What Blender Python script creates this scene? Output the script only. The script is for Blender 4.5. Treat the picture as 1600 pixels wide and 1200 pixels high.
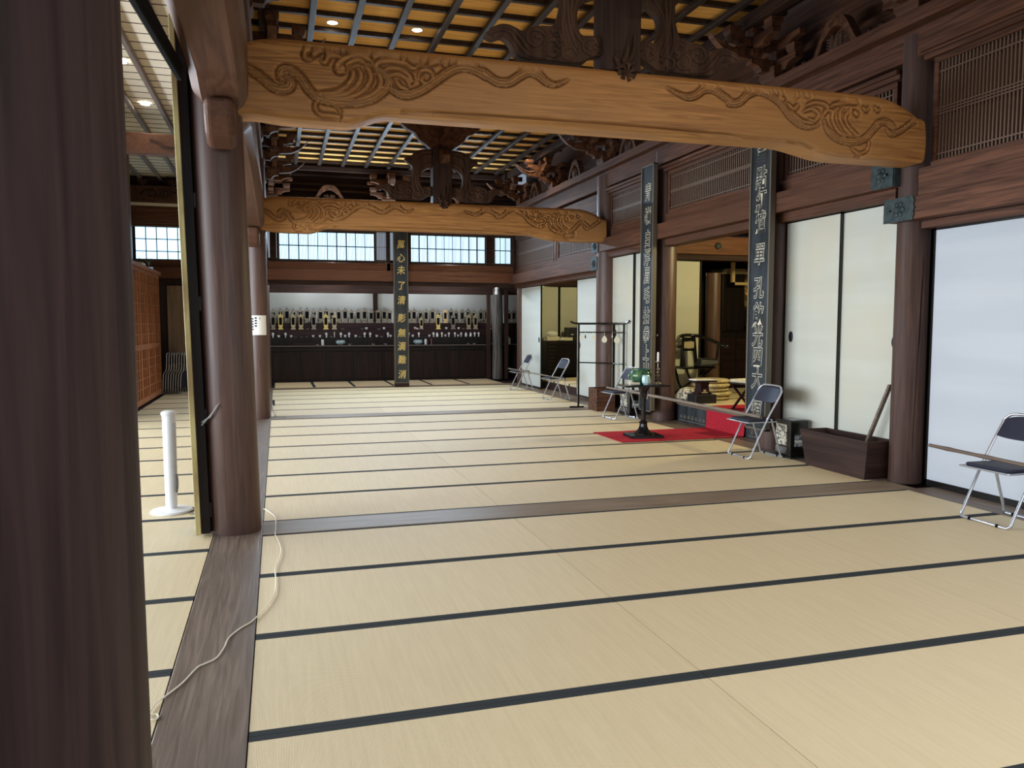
import bpy, bmesh, math, random
import numpy as np
from mathutils import Vector, Matrix
random.seed(7)
for o in list(bpy.data.objects): bpy.data.objects.remove(o)
S = bpy.context.scene
C = bpy.data.collections.new('hall'); S.collection.children.link(C)
PI = math.pi
# ---------------------------------------------------------------- camera
CAM = Vector((0.1314, -2.8633, 1.4751)); PITCH, YAW, F = .0753, .2856, 1244.0
FW = Vector((math.sin(YAW)*math.cos(PITCH), math.cos(YAW)*math.cos(PITCH), -math.sin(PITCH)))
RT = Vector((math.cos(YAW), -math.sin(YAW), 0)); UP = RT.cross(FW)
cd = bpy.data.cameras.new('camera'); cam = bpy.data.objects.new('camera', cd); C.objects.link(cam)
cd.sensor_width = 36; cd.lens = F/1600*36; cd.clip_start = .02; cd.clip_end = 100
m = Matrix((RT, UP, -FW)).transposed().to_4x4(); m.translation = CAM; cam.matrix_world = m
S.camera = cam
def ray(u, v): return FW*F + RT*(u-800) + UP*(600-v)
def atY(u, v, y): d = ray(u, v); return CAM + d*((y-CAM.y)/d.y)
def atX(u, v, x): d = ray(u, v); return CAM + d*((x-CAM.x)/d.x)
def atZ(u, v, z=0): d = ray(u, v); return CAM + d*((z-CAM.z)/d.z)
# ---------------------------------------------------------------- view, world, daylight
S.view_settings.view_transform = 'Standard'; S.view_settings.look = 'None'
S.view_settings.gamma = 1; S.view_settings.use_curve_mapping = False
S.view_settings.exposure = 0.25
S.cycles.use_denoising = True
S.cycles.max_bounces = 8; S.cycles.diffuse_bounces = 5; S.cycles.glossy_bounces = 4
W = bpy.data.worlds.new('sky'); S.world = W; W.use_nodes = True
W.node_tree.nodes['Background'].inputs[0].default_value = (.72, .84, 1, 1)
W.node_tree.nodes['Background'].inputs[1].default_value = .28
def area(name, loc, aim, sx, sy, power, col, spread=3.14159):
    l = bpy.data.lights.new(name, 'AREA'); l.shape = 'RECTANGLE'; l.size = sx; l.size_y = sy; l.energy = power; l.color = col; l.spread = spread
    o = bpy.data.objects.new(name, l); C.objects.link(o); o.location = loc
    o.rotation_euler = Vector(aim).to_track_quat('-Z', 'Y').to_euler(); return o
# daylight through the open veranda side on the left and the front; added strips stand in for the far upper windows
area('veranda_daylight', (-5.6, 4.6, 1.9), (1, 0, -.04), 10.0, 3.4, 900, (.86, .93, 1), 2.9)
area('veranda_daylight_far', (-5.6, 11.5, 1.9), (1, -.25, -.04), 3.6, 3.0, 260, (.84, .92, 1), 2.9)
area('entrance_daylight', (3.6, -4.6, 3.0), (-.05, 1, -1.1), 6.0, 2.0, 125, (.97, .98, 1), 2.0)
area('window_fill_strip', (2.6, 15.50, 3.86), (0, -1, -1.0), 4.6, .12, 150, (.60, .80, 1), 2.3)  # thin strip hidden behind the far beam, added in place of window light
area('window_uplight_strip', (2.6, 15.36, 3.80), (0, -.25, 1), 4.4, .10, 75, (.66, .84, 1), 3.0)  # second hidden strip, added to light the ceiling and rail undersides
# lamps of the inner rooms, and added fill for the altar alcove
def pointlamp(name, loc, power, col, r=.15):
    l = bpy.data.lights.new(name, 'POINT'); l.energy = power; l.color = col; l.shadow_soft_size = r
    o = bpy.data.objects.new(name, l); C.objects.link(o); o.location = loc
pointlamp('sanctum_lamp', (7.4, 6.4, 2.75), 175, (1, .86, .42))
pointlamp('side_room_lamp', (7.0, 13.4, 2.56), 70, (1, .86, .42), .06)
for i_, x_ in enumerate((.9, 2.1, 3.6, 4.8)): pointlamp('altar_alcove_fill', (x_, 18.45, 2.43), 5, (.90, .96, 1), .05)  # added fill, hidden behind the lintel to brighten the back wall
for x_ in (1.4, 4.3): pointlamp('altar_front_fill', (x_, 17.0, 2.76), 55, (.95, .97, 1), .08)  # added fill kept out of sight above the rail, brightens the alcove

# ---------------------------------------------------------------- materials
def mat(name, col, rough=.5, metal=0, spec=.5, emit=None, es=0, trans=0):
    M = bpy.data.materials.new(name); M.use_nodes = True; b = M.node_tree.nodes['Principled BSDF']
    b.inputs['Base Color'].default_value = (*col, 1); b.inputs['Roughness'].default_value = rough
    b.inputs['Metallic'].default_value = metal; b.inputs['Specular IOR Level'].default_value = spec
    if emit: b.inputs['Emission Color'].default_value = (*emit, 1); b.inputs['Emission Strength'].default_value = es
    if trans: b.inputs['Transmission Weight'].default_value = trans
    return M
def noisy(M, c1, c2, scale=(3, 3, 3), detail=4, dist=0, bump=0, rough=None, lo=.35, hi=.65, c3=None, blotch=.8):
    """colour variation from stretched object-space noise; optional bump; optional blotches of c3"""
    t = M.node_tree; N = t.nodes; L = t.links; b = N['Principled BSDF']
    tc = N.new('ShaderNodeTexCoord'); mp = N.new('ShaderNodeMapping'); mp.inputs['Scale'].default_value = scale
    L.new(tc.outputs['Object'], mp.inputs[0])
    n = N.new('ShaderNodeTexNoise'); n.inputs['Scale'].default_value = 1; n.inputs['Detail'].default_value = detail; n.inputs['Distortion'].default_value = dist
    L.new(mp.outputs[0], n.inputs['Vector'])
    r = N.new('ShaderNodeValToRGB'); r.color_ramp.elements[0].position = lo; r.color_ramp.elements[1].position = hi
    r.color_ramp.elements[0].color = (*c1, 1); r.color_ramp.elements[1].color = (*c2, 1)
    L.new(n.outputs[0], r.inputs[0]); out = r.outputs[0]
    if c3:
        n2 = N.new('ShaderNodeTexNoise'); n2.inputs['Scale'].default_value = blotch; n2.inputs['Detail'].default_value = 3
        L.new(tc.outputs['Object'], n2.inputs['Vector'])
        r2 = N.new('ShaderNodeValToRGB'); r2.color_ramp.elements[0].position = .4; r2.color_ramp.elements[1].position = .68
        L.new(n2.outputs[0], r2.inputs[0])
        mx = N.new('ShaderNodeMixRGB'); L.new(r2.outputs[0], mx.inputs[0]); L.new(out, mx.inputs[1]); mx.inputs[2].default_value = (*c3, 1); out = mx.outputs[0]
    L.new(out, b.inputs['Base Color'])
    if bump:
        bp = N.new('ShaderNodeBump'); bp.inputs['Strength'].default_value = bump; bp.inputs['Distance'].default_value = .01
        L.new(n.outputs[0], bp.inputs['Height']); L.new(bp.outputs[0], b.inputs['Normal'])
    return M
AX = {'x': (1.2, 26, 26), 'y': (26, 1.2, 26), 'z': (26, 26, 1.2)}
def wood(name, c1, c2, axis, rough=.45, bump=.25, c3=None, dist=.6, k=1.0, spec=.2):
    s = tuple(v*k for v in AX[axis])
    return noisy(mat(name, c1, rough, spec=spec), c1, c2, s, 5, dist, bump, c3=c3)
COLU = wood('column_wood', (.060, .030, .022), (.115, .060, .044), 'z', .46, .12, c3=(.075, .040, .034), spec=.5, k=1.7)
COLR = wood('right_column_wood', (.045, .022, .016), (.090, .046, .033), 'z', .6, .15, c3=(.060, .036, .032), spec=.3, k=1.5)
COLD = wood('shaded_column_wood', (.024, .013, .012), (.050, .029, .026), 'z', .6, .12, spec=.15, k=1.6)  # darker copy of the column wood; backlit shade is put into the colour
COLW = wood('weathered_column', (.06, .055, .05), (.17, .165, .16), 'z', .6, .3)
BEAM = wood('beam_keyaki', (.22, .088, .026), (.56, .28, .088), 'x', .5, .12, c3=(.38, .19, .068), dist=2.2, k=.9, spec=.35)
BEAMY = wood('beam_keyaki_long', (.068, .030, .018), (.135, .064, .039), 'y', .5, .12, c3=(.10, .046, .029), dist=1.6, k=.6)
NAGY = wood('rail_wood_long', (.052, .022, .013), (.140, .060, .035), 'y',.62, .15, c3=(.085, .040, .025), dist=1.2)
NAGX = wood('rail_wood_cross', (.09, .036, .018), (.20, .092, .048), 'x',.62, .15, c3=(.13, .052, .028), dist=1.2)
DARKY = wood('dark_wood_long', (.026, .014, .011), (.055, .029, .021), 'y', .5, .15)
DARKX = wood('dark_wood_cross', (.026, .014, .012), (.052, .028, .022), 'x', .75, .15)
DARKZ = wood('dark_wood_up', (.03, .016, .013), (.058, .032, .024), 'z', .5, .15)
CARVE = wood('carved_dark_wood', (.040, .021, .014), (.10, .054, .034), 'z', .62, .25, k=.4)
BRAC = wood('bracket_wood', (.050, .021, .012), (.145, .063, .032), 'y',.62, .15, k=.5)
SILLY = wood('sill_wood_long', (.115, .085, .065), (.215, .165, .13), 'y', .42, .3, c3=(.135, .105, .09), dist=1.5)
SILLX = wood('sill_wood_cross', (.17, .125, .085), (.29, .225, .165), 'x', .42, .3, c3=(.22, .17, .13), dist=1.5)
CEILP = wood('ceiling_board', (.72, .36, .085), (.95, .56, .17), 'x', .55, .08, dist=2.0, k=.5)
BATT = wood('ceiling_batten', (.030, .020, .018), (.055, .040, .036), 'y', .42, .1)
AISC = wood('aisle_ceiling_board', (.84, .74, .57), (.92, .83, .67), 'x', .6, .05)
AISR = wood('aisle_rafter', (.17, .13, .12), (.27, .22, .20), 'y', .5, .1)
LATO = wood('lattice_door_wood', (.30, .115, .05), (.43, .18, .085), 'z', .5, .1)
LATB = mat('lattice_backing', (.40, .20, .11), .7)
BLACKW = wood('altar_black_wood', (.010, .008, .008), (.020, .014, .014), 'z', .4, .1)
CUPB = wood('cupboard_wood', (.014, .008, .007), (.026, .014, .012), 'z', .5, .1)
REDW = wood('altar_shelf_wood', (.018, .009, .010), (.036, .018, .019), 'x', .4, .1)
KRAN = mat('transom_slat', (.12, .072, .05), .6)
COFF = wood('coffer_wood', (.020, .010, .008), (.048, .024, .018), 'y',.62, .2, k=.5)
BOXW = wood('box_wood', (.060, .028, .016), (.135, .062, .036), 'x', .6, .2, k=.6)
COFFX = wood('coffer_end_wood', (.020, .010, .008), (.048, .024, .018), 'x',.62, .2, k=.5)
PLAST = mat('alcove_plaster', (.78, .82, .82), .9)
FUSU = noisy(mat('fusuma_paper', (.7, .7, .66), .75), (.56, .60, .58), (.61, .65, .62), (.3, .3, 5), 2, lo=.3, hi=.7)
FUSC = noisy(mat('fusuma_cream_paper', (.7, .7, .6), .75), (.50, .515, .455), (.555, .575, .515), (.4, .4, 6), 3, lo=.3, hi=.7, c3=(.54, .525, .43), blotch=1.2)
FUSS = noisy(mat('fusuma_blue_white', (.7, .7, .7), .7), (.48, .525, .58), (.525, .565, .62), (.3, .3, 4), 2)
LACQ = mat('black_lacquer', (.008, .008, .008), .16)
BLK = mat('matt_black', (.012, .012, .014), .45)
GOLD = mat('gold_leaf', (.83, .60, .22), .32, .85)
GOLDP = mat('gold_paint', (.72, .56, .20), .42, .4)
DULLG = mat('dull_gold', (.27, .24, .185), .5, .3)
PALEG = mat('pale_gilt', (.46, .39, .24), .5, .25)
GILT = noisy(mat('worn_gilt_edge', (.5, .45, .22), .55, .2), (.24, .17, .07), (.50, .43, .19), (9, 9, 2.2), 5)
BOARD = noisy(mat('board_black', (.02, .025, .03), .4), (.014, .018, .022), (.035, .045, .055), (8, 8, 2), 4)
BOARDB = noisy(mat('board_bluegrey', (.03, .04, .05), .6, spec=.25), (.012, .017, .022), (.028, .037, .046), (10, 10, 3), 5)
FRAMEG = mat('board_grey_frame', (.105, .09, .068), .5)
SILV = mat('silvery_script', (.62, .58, .46), .6)
CHR = mat('grey_steel_tube', (.50, .52, .56), .3, .75)
VINYL = mat('dark_vinyl', (.020, .021, .040), .5, spec=.25)
RUB = mat('black_rubber', (.006, .006, .006), .85, spec=.05)
WHP = mat('white_plastic', (.82, .84, .86), .35)
GREYP = mat('grey_plastic', (.35, .35, .36), .4)
RED = noisy(mat('red_felt', (.5, .02, .03), .95, spec=.1), (.34, .018, .032), (.42, .026, .042), (30, 30, 30), 3)
GLAZE = noisy(mat('green_glaze', (.1, .3, .15), .12), (.008, .04, .018), (.12, .22, .08), (16, 16, 9), 4, lo=.4, hi=.6, c3=(.012, .07, .075), blotch=9)
CELA = mat('celadon', (.45, .66, .70), .15)
PORC = mat('white_porcelain', (.75, .75, .76), .25)
BLUP = noisy(mat('blue_porcelain', (.4, .55, .6), .2), (.16, .28, .36), (.55, .66, .68), (25, 25, 25), 4)
PEWT = mat('bronze_candlestick', (.24, .20, .14), .4, .7)
WAX = mat('white_wax', (.85, .85, .82), .5)
VERD = noisy(mat('verdigris_bronze', (.05, .09, .09), .6, .2, spec=.3), (.020, .030, .034), (.045, .066, .070), (22, 22, 22), 4)
NAVYM = mat('door_handle_iron', (.008, .008, .012), .4, .3)
PAPER = mat('paper', (.82, .82, .80), .8)
INK = mat('ink', (.05, .06, .07), .8)
CREAMP = mat('cream_paper', (.70, .66, .52), .8)
CUSH = noisy(mat('straw_cushion', (.5, .42, .24), .9), (.36, .28, .13), (.62, .53, .32), (14, 14, 14), 4)
FLOR = noisy(mat('floral_cloth', (.5, .5, .4), .9), (.12, .12, .09), (.62, .58, .45), (28, 28, 28), 3, lo=.45, hi=.55)
CORD = mat('cord_white', (.72, .68, .56), .5)
BAMB = wood('bamboo_pole', (.13, .10, .075), (.26, .21, .16), 'y', .45, .2)
GLASSD = mat('dark_glass', (.03, .03, .035), .08)
PINK = mat('pink_lacquer', (.45, .10, .12), .4)
YELLW = mat('pale_wood_label', (.72, .52, .26), .6)
SHELFE = mat('shelf_edge', (.16, .13, .11), .4)
PLANT = mat('leaf', (.08, .12, .06), .7)
GREYBAG = mat('grey_pouch', (.22, .21, .20), .7)
SKYP = mat('shoji_daylight', (.8, .9, 1), .9, emit=(.46, .76, 1.0), es=1.7)
LAMPE = mat('lamp_glow', (1, 1, 1), .5, emit=(1, .93, .78), es=30)
STONE = mat('outside_ledge', (.4, .42, .45), .9)
def tatami_mat(name, c1, c2):
    M = mat(name, c1, .52, spec=.45); t = M.node_tree; N = t.nodes; L = t.links; b = N['Principled BSDF']
    tc = N.new('ShaderNodeTexCoord')
    w = N.new('ShaderNodeTexWave'); w.bands_direction = 'X'; w.inputs['Scale'].default_value = 60; w.inputs['Distortion'].default_value = .15
    w.inputs['Detail'].default_value = 2; w.inputs['Detail Scale'].default_value = 4
    L.new(tc.outputs['Object'], w.inputs['Vector'])
    mp = N.new('ShaderNodeMapping'); mp.inputs['Scale'].default_value = (55, 2.5, 1); L.new(tc.outputs['Object'], mp.inputs[0])
    n = N.new('ShaderNodeTexNoise'); n.inputs['Scale'].default_value = 1; n.inputs['Detail'].default_value = 5; L.new(mp.outputs[0], n.inputs['Vector'])
    oi = N.new('ShaderNodeObjectInfo')
    ad = N.new('ShaderNodeMath'); ad.operation = 'MULTIPLY_ADD'; L.new(oi.outputs['Random'], ad.inputs[0]); ad.inputs[1].default_value = .35
    L.new(n.outputs[0], ad.inputs[2])
    r = N.new('ShaderNodeValToRGB'); r.color_ramp.elements[0].position = .35; r.color_ramp.elements[1].position = .95
    r.color_ramp.elements[0].color = (*c1, 1); r.color_ramp.elements[1].color = (*c2, 1)
    L.new(ad.outputs[0], r.inputs[0]); L.new(r.outputs[0], b.inputs['Base Color'])
    bp = N.new('ShaderNodeBump'); bp.inputs['Strength'].default_value = .35; bp.inputs['Distance'].default_value = .003
    L.new(w.outputs[0], bp.inputs['Height']); L.new(bp.outputs[0], b.inputs['Normal']); return M
TATA = tatami_mat('tatami_rush', (.60, .49, .30), (.69, .575, .365))
HERI = mat('tatami_border_cloth', (.028, .033, .036), .8, spec=.2)

# ---------------------------------------------------------------- helpers
class MB:
    def __init__(s): s.v = []; s.f = []; s.m = []
    def add(s, vs, fs, mi=0):
        n = len(s.v); s.v += [tuple(v) for v in vs]; s.f += [tuple(i+n for i in f) for f in fs]; s.m += [mi]*len(fs); return s
    def box(s, x0, x1, y0, y1, z0, z1, mi=0):
        v = [(x, y, z) for z in (z0, z1) for y in (y0, y1) for x in (x0, x1)]
        return s.add(v, [(0, 2, 3, 1), (4, 5, 7, 6), (0, 1, 5, 4), (2, 6, 7, 3), (0, 4, 6, 2), (1, 3, 7, 5)], mi)
    def hexa(s, b, t, mi=0):
        """bottom and top quads (4 points each, same winding ccw from above)"""
        return s.add(list(b)+list(t), [(3, 2, 1, 0), (4, 5, 6, 7), (0, 1, 5, 4), (1, 2, 6, 5), (2, 3, 7, 6), (3, 0, 4, 7)], mi)
    def lathe(s, prof, c=(0, 0, 0), n=24, mi=0, ax='z', cap=True):
        vs = []; k = len(prof)
        for r, h in prof:
            for i in range(n):
                a = 2*PI*i/n; p = (r*math.cos(a), r*math.sin(a), h)
                if ax == 'y': p = (p[0], p[2], p[1])
                if ax == 'x': p = (p[2], p[0], p[1])
                vs.append((c[0]+p[0], c[1]+p[1], c[2]+p[2]))
        fs = [(j*n+i, j*n+(i+1) % n, (j+1)*n+(i+1) % n, (j+1)*n+i) for j in range(k-1) for i in range(n)]
        if cap: fs += [tuple(reversed(range(n))), tuple((k-1)*n+i for i in range(n))]
        if ax == 'y': fs = [tuple(reversed(f)) for f in fs]
        return s.add(vs, fs, mi)
    def tube(s, pts, r, n=8, mi=0, closed=False, flat=None):
        pts = [Vector(p) for p in pts]; k = len(pts); R = r if isinstance(r, (list, tuple)) else [r]*k
        vs = []; up = None
        for i, p in enumerate(pts):
            if closed: d = pts[(i+1) % k]-pts[i-1]
            else: d = pts[min(i+1, k-1)]-pts[max(i-1, 0)]
            if d.length < 1e-9: d = Vector((0, 0, 1))
            d.normalize()
            if up is None: up = Vector((0, 0, 1)) if abs(d.z) < .9 else Vector((1, 0, 0))
            a = d.cross(up)
            if a.length < 1e-6: a = d.orthogonal()
            a.normalize(); up = a.cross(d).normalized()
            for j in range(n):
                t = 2*PI*j/n; q = a*math.cos(t)*R[i]+up*math.sin(t)*R[i]
                if flat: q = Vector((q.x*flat[0], q.y*flat[1], q.z*flat[2]))
                vs.append(p+q)
        fs = [(i*n+j, i*n+(j+1) % n, (i+1)*n+(j+1) % n, (i+1)*n+j) for i in range(k-1) for j in range(n)]
        if closed: fs += [((k-1)*n+j, (k-1)*n+(j+1) % n, (j+1) % n, j) for j in range(n)]
        else: fs += [tuple(reversed(range(n))), tuple((k-1)*n+j for j in range(n))]
        return s.add(vs, fs, mi)
    def prism(s, poly, a0, a1, axis='y', mi=0):
        """extrude a 2D outline: axis y -> poly is (x,z); x -> (y,z); z -> (x,y)"""
        n = len(poly)
        def P(p, a): return {'y': (p[0], a, p[1]), 'x': (a, p[0], p[1]), 'z': (p[0], p[1], a)}[axis]
        vs = [P(p, a0) for p in poly]+[P(p, a1) for p in poly]
        fs = [(i, (i+1) % n, n+(i+1) % n, n+i) for i in range(n)]+[tuple(reversed(range(n))), tuple(range(n, 2*n))]
        return s.add(vs, fs, mi)
    def build(s, name, mt, parent=None, smooth=False, bevel=0, seg=2, fix=True):
        me = bpy.data.meshes.new(name); me.from_pydata(s.v, [], s.f)
        ms = mt if isinstance(mt, (list, tuple)) else [mt]
        for q in ms: me.materials.append(q)
        if len(ms) > 1: me.polygons.foreach_set('material_index', s.m)
        if fix:
            b = bmesh.new(); b.from_mesh(me); bmesh.ops.recalc_face_normals(b, faces=b.faces); b.to_mesh(me); b.free()
        if smooth: me.polygons.foreach_set('use_smooth', [True]*len(me.polygons))
        o = bpy.data.objects.new(name, me); C.objects.link(o)
        if parent is not None: o.parent = parent
        if bevel:
            md = o.modifiers.new('bevel', 'BEVEL'); md.width = bevel; md.segments = seg; md.limit_method = 'ANGLE'; md.angle_limit = .7
        if smooth:
            md = o.modifiers.new('edge', 'EDGE_SPLIT'); md.split_angle = .7
        return o
def tag(o, label, cat, group=None, kind=None):
    o['label'] = label; o['category'] = cat
    if group: o['group'] = group
    if kind: o['kind'] = kind
    return o
def struct(o): o['kind'] = 'structure'; return o
def thing(name, label, cat, loc=(0, 0, 0), rz=0, group=None):
    o = bpy.data.objects.new(name, None); C.objects.link(o); o.location = loc; o.rotation_euler = (0, 0, rz)
    o.empty_display_size = .1
    return tag(o, label, cat, group)
def dup(src, loc=None, rz=None, label=None, group=None, scale=None):
    def cp(o, par):
        c = o.copy(); C.objects.link(c); c.parent = par
        for ch in [x for x in C.objects if x.parent == o]: cp(ch, c)
        return c
    kids = KIDS(src); c = src.copy(); C.objects.link(c)
    def rec(o, par):
        for ch in KIDS(o):
            k = ch.copy(); C.objects.link(k); k.parent = par; rec(ch, k)
    rec(src, c)
    if loc is not None: c.location = loc
    if rz is not None: c.rotation_euler = (0, 0, rz)
    if scale is not None: c.scale = scale
    if label: c['label'] = label
    if group: c['group'] = group
    return c
def KIDS(o): return list(o.children)
def smooth_line(pts, k=8):
    P = [Vector((*p, 0)) if len(p) == 2 else Vector(p) for p in pts]; out = []
    for i in range(len(P)-1):
        a, b, c, d = P[max(i-1, 0)], P[i], P[i+1], P[min(i+2, len(P)-1)]
        for j in range(k):
            t = j/k
            out.append(.5*((2*b)+(c-a)*t+(2*a-5*b+4*c-d)*t*t+(3*b-a-3*c+d)*t**3))
    out.append(P[-1]); return out
ORD = ['first', 'second', 'third', 'fourth', 'fifth', 'sixth', 'seventh', 'eighth', 'ninth', 'tenth', 'eleventh', 'twelfth', 'thirteenth',
       'fourteenth', 'fifteenth', 'sixteenth', 'seventeenth', 'eighteenth', 'nineteenth', 'twentieth', 'twenty-first', 'twenty-second', 'twenty-third',
       'twenty-fourth', 'twenty-fifth', 'twenty-sixth', 'twenty-seventh', 'twenty-eighth', 'twenty-ninth', 'thirtieth', 'thirty-first', 'thirty-second', 'thirty-third', 'thirty-fourth', 'thirty-fifth', 'thirty-sixth']
def text_mesh(name, body, size, mt, parent, depth=.004, fat=.02, shear=.1):
    cu = bpy.data.curves.new(name, 'FONT'); cu.body = body; cu.size = size; cu.align_x = 'CENTER'; cu.align_y = 'CENTER'
    cu.extrude = depth; cu.offset = fat*size; cu.shear = shear; cu.resolution_u = 3
    t = bpy.data.objects.new(name, cu); C.objects.link(t)
    dg = bpy.context.evaluated_depsgraph_get(); dg.update()
    me = bpy.data.meshes.new_from_object(t.evaluated_get(dg)); bpy.data.objects.remove(t); bpy.data.curves.remove(cu)
    me.materials.clear(); me.materials.append(mt)
    o = bpy.data.objects.new(name, me); C.objects.link(o); o.parent = parent; return o

# ================================================================= floor
struct(MB().box(-6, 13, -6.5, 20, -.3, -.052).build('floor', DARKX))
LW, LL = .95, 1.828
def make_mat():
    r = thing('tatami_mat', '-', 'tatami mat', group='tatami mats of the hall')
    MB().box(.0015, LL-.0015, .037, LW-.037, -.05, 0).build('rush_surface', TATA, r)
    for y0 in (.0012, LW-.037): MB().box(.0015, LL-.0015, y0, y0+.0358, -.05, .0006).build('cloth_border', HERI, r)
    return r
mat0 = make_mat(); used = [False]
def place_mat(x, y, label, ly=LW, lx=LL, z=0, rz=0):
    if not used[0]: r = mat0; used[0] = True
    else: r = dup(mat0)
    r['label'] = label; r.location = (x, y, z); r.scale = (lx/LL, ly/LW, 1); r.rotation_euler = (0, 0, rz)
    return r
colw = ['left', 'middle', 'right']
def bay(ys, nm, first):
    for i, (y0, y1) in enumerate(ys):
        for c in range(3):
            place_mat(c*LL, y0, f'tatami mat in the {colw[c]} column, {ORD[i]} row {nm}', y1-y0)
bay([(2.887-LW*(i+1), 2.887-LW*i) for i in range(6)], 'in front of the near floor sill', 0)
bay([(3.265, 4.185)]+[(4.185+LW*i, 4.185+LW*(i+1)) for i in range(6)], 'behind the near floor sill', 0)
bay([(10.34+LW*i, 10.34+LW*(i+1)) for i in range(5)]+[(15.09, 15.70)], 'behind the far floor sill', 0)
for i in range(16):
    y0 = -1.215+.953*i
    place_mat(-.332-LL, y0, f'tatami mat of the left side aisle, {ORD[i]} row from the camera end', .953)
place_mat(-.332-LL, 14.033, 'tatami mat of the left side aisle at the far end by the stacked chairs', .953); place_mat(-.332-LL, 14.986, 'last tatami mat of the left side aisle under the far wall', .75)
for i in range(6):   # altar alcove mats run the other way
    o = place_mat(.005+.925*(i+1), 15.84, f'tatami mat before the memorial altar, {ORD[i]} from the left', .923, 2.12, 0, PI/2)
# sills
s = MB().box(-.327, -.003, -4.5, 2.887, -.05, .004).build('trim_1', SILLY, bevel=.004); struct(s)
s = MB().box(-.327, -.003, 2.887, 15.8, -.05, .003).build('trim_2', SILLY, bevel=.004); struct(s)
struct(MB().box(-.002, 5.6, 2.889, 3.263, -.05, .004).build('trim_3', SILLX, bevel=.004))
struct(MB().box(-.002, 5.5, 9.945, 10.338, -.05, .004).build('trim_4', SILLX, bevel=.004))
struct(MB().box(-2.2, 5.9, 15.72, 15.83, -.05, .03).build('trim_5', SILLX, bevel=.004))
struct(MB().box(5.488, 5.83, -3, 2.887, -.05, .003).build('trim_6', SILLY))
struct(MB().box(5.488, 5.99, 3.265, 15.72, -.05, .003).build('trim_7', SILLY))
# ================================================================= columns
def column(x, y, r, z1, mt, label, z0=0, nm='wooden_column', taper=.99):
    p = [(r*.985, 0), (r, .012), (r*(.75+.25*taper), 1.2), (r*taper, z1-z0)]
    o = MB().lathe(p, n=48).build(nm, mt, smooth=True); o.location = (x, y, z0)
    return tag(o, label, 'column')
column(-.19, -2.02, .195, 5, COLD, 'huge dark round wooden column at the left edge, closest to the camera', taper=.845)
column(-.183, 3.079, .173, 4.0, COLU, 'thick round reddish-brown column beside the tall upright board, second on the left').rotation_euler = (0, -.021, 0)
column(-.155, 10.12, .15, 4.0, COLU, 'round column carrying a white paper notice, farther back on the left')
column(-.17, 15.9, .14, 4.0, COLU, 'round column at the far end of the left row', nm='wooden_column')
column(5.752, 3.19, .143, 4.05, COLR, 'round column on the right where the near carved beam ends, beside the wooden coffer')
column(5.80, 5.31, .165, 4.05, COLU, 'round column on the right behind the inscribed board nearest the camera')
column(5.80, 8.17, .168, 4.05, COLU, 'round column left of the open sanctum, behind the farther inscribed board')
column(5.75, 10.27, .2, 4.05, COLU, 'round column on the right where the far carved beam ends, behind the black rack')
column(5.90, 15.86, .14, 4.05, COLU, 'slim column in the far right corner beside the first folding chair')
column(5.78, 12.9, .10, 3.95, COLU, 'short round post between far transom lattices, standing on the rail', z0=2.5, nm='upper_post')
def crack(par, r, a0, a1, z0, z1, seed):
    rd = random.Random(seed); pts = []; n = 14
    for i in range(n+1):
        t = i/n; a = a0+(a1-a0)*t+rd.uniform(-.012, .012); pts.append(((r-.001)*math.cos(a), (r-.001)*math.sin(a), z0+(z1-z0)*t))
    MB().tube(pts, [.0006]+[.0028]*(n-1)+[.0006], 5).build('drying_crack', RUB, par)
cl_ = [o for o in C.objects if o.name.startswith('wooden_column')]
crack(cl_[4], .1425, math.radians(-112), math.radians(-96), .25, 1.95, 2); crack(cl_[4], .1425, math.radians(-100), math.radians(-94), 1.25, 2.1, 3)
crack(cl_[0], .1945, math.radians(-75), math.radians(-58), .25, .95, 5)
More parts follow.
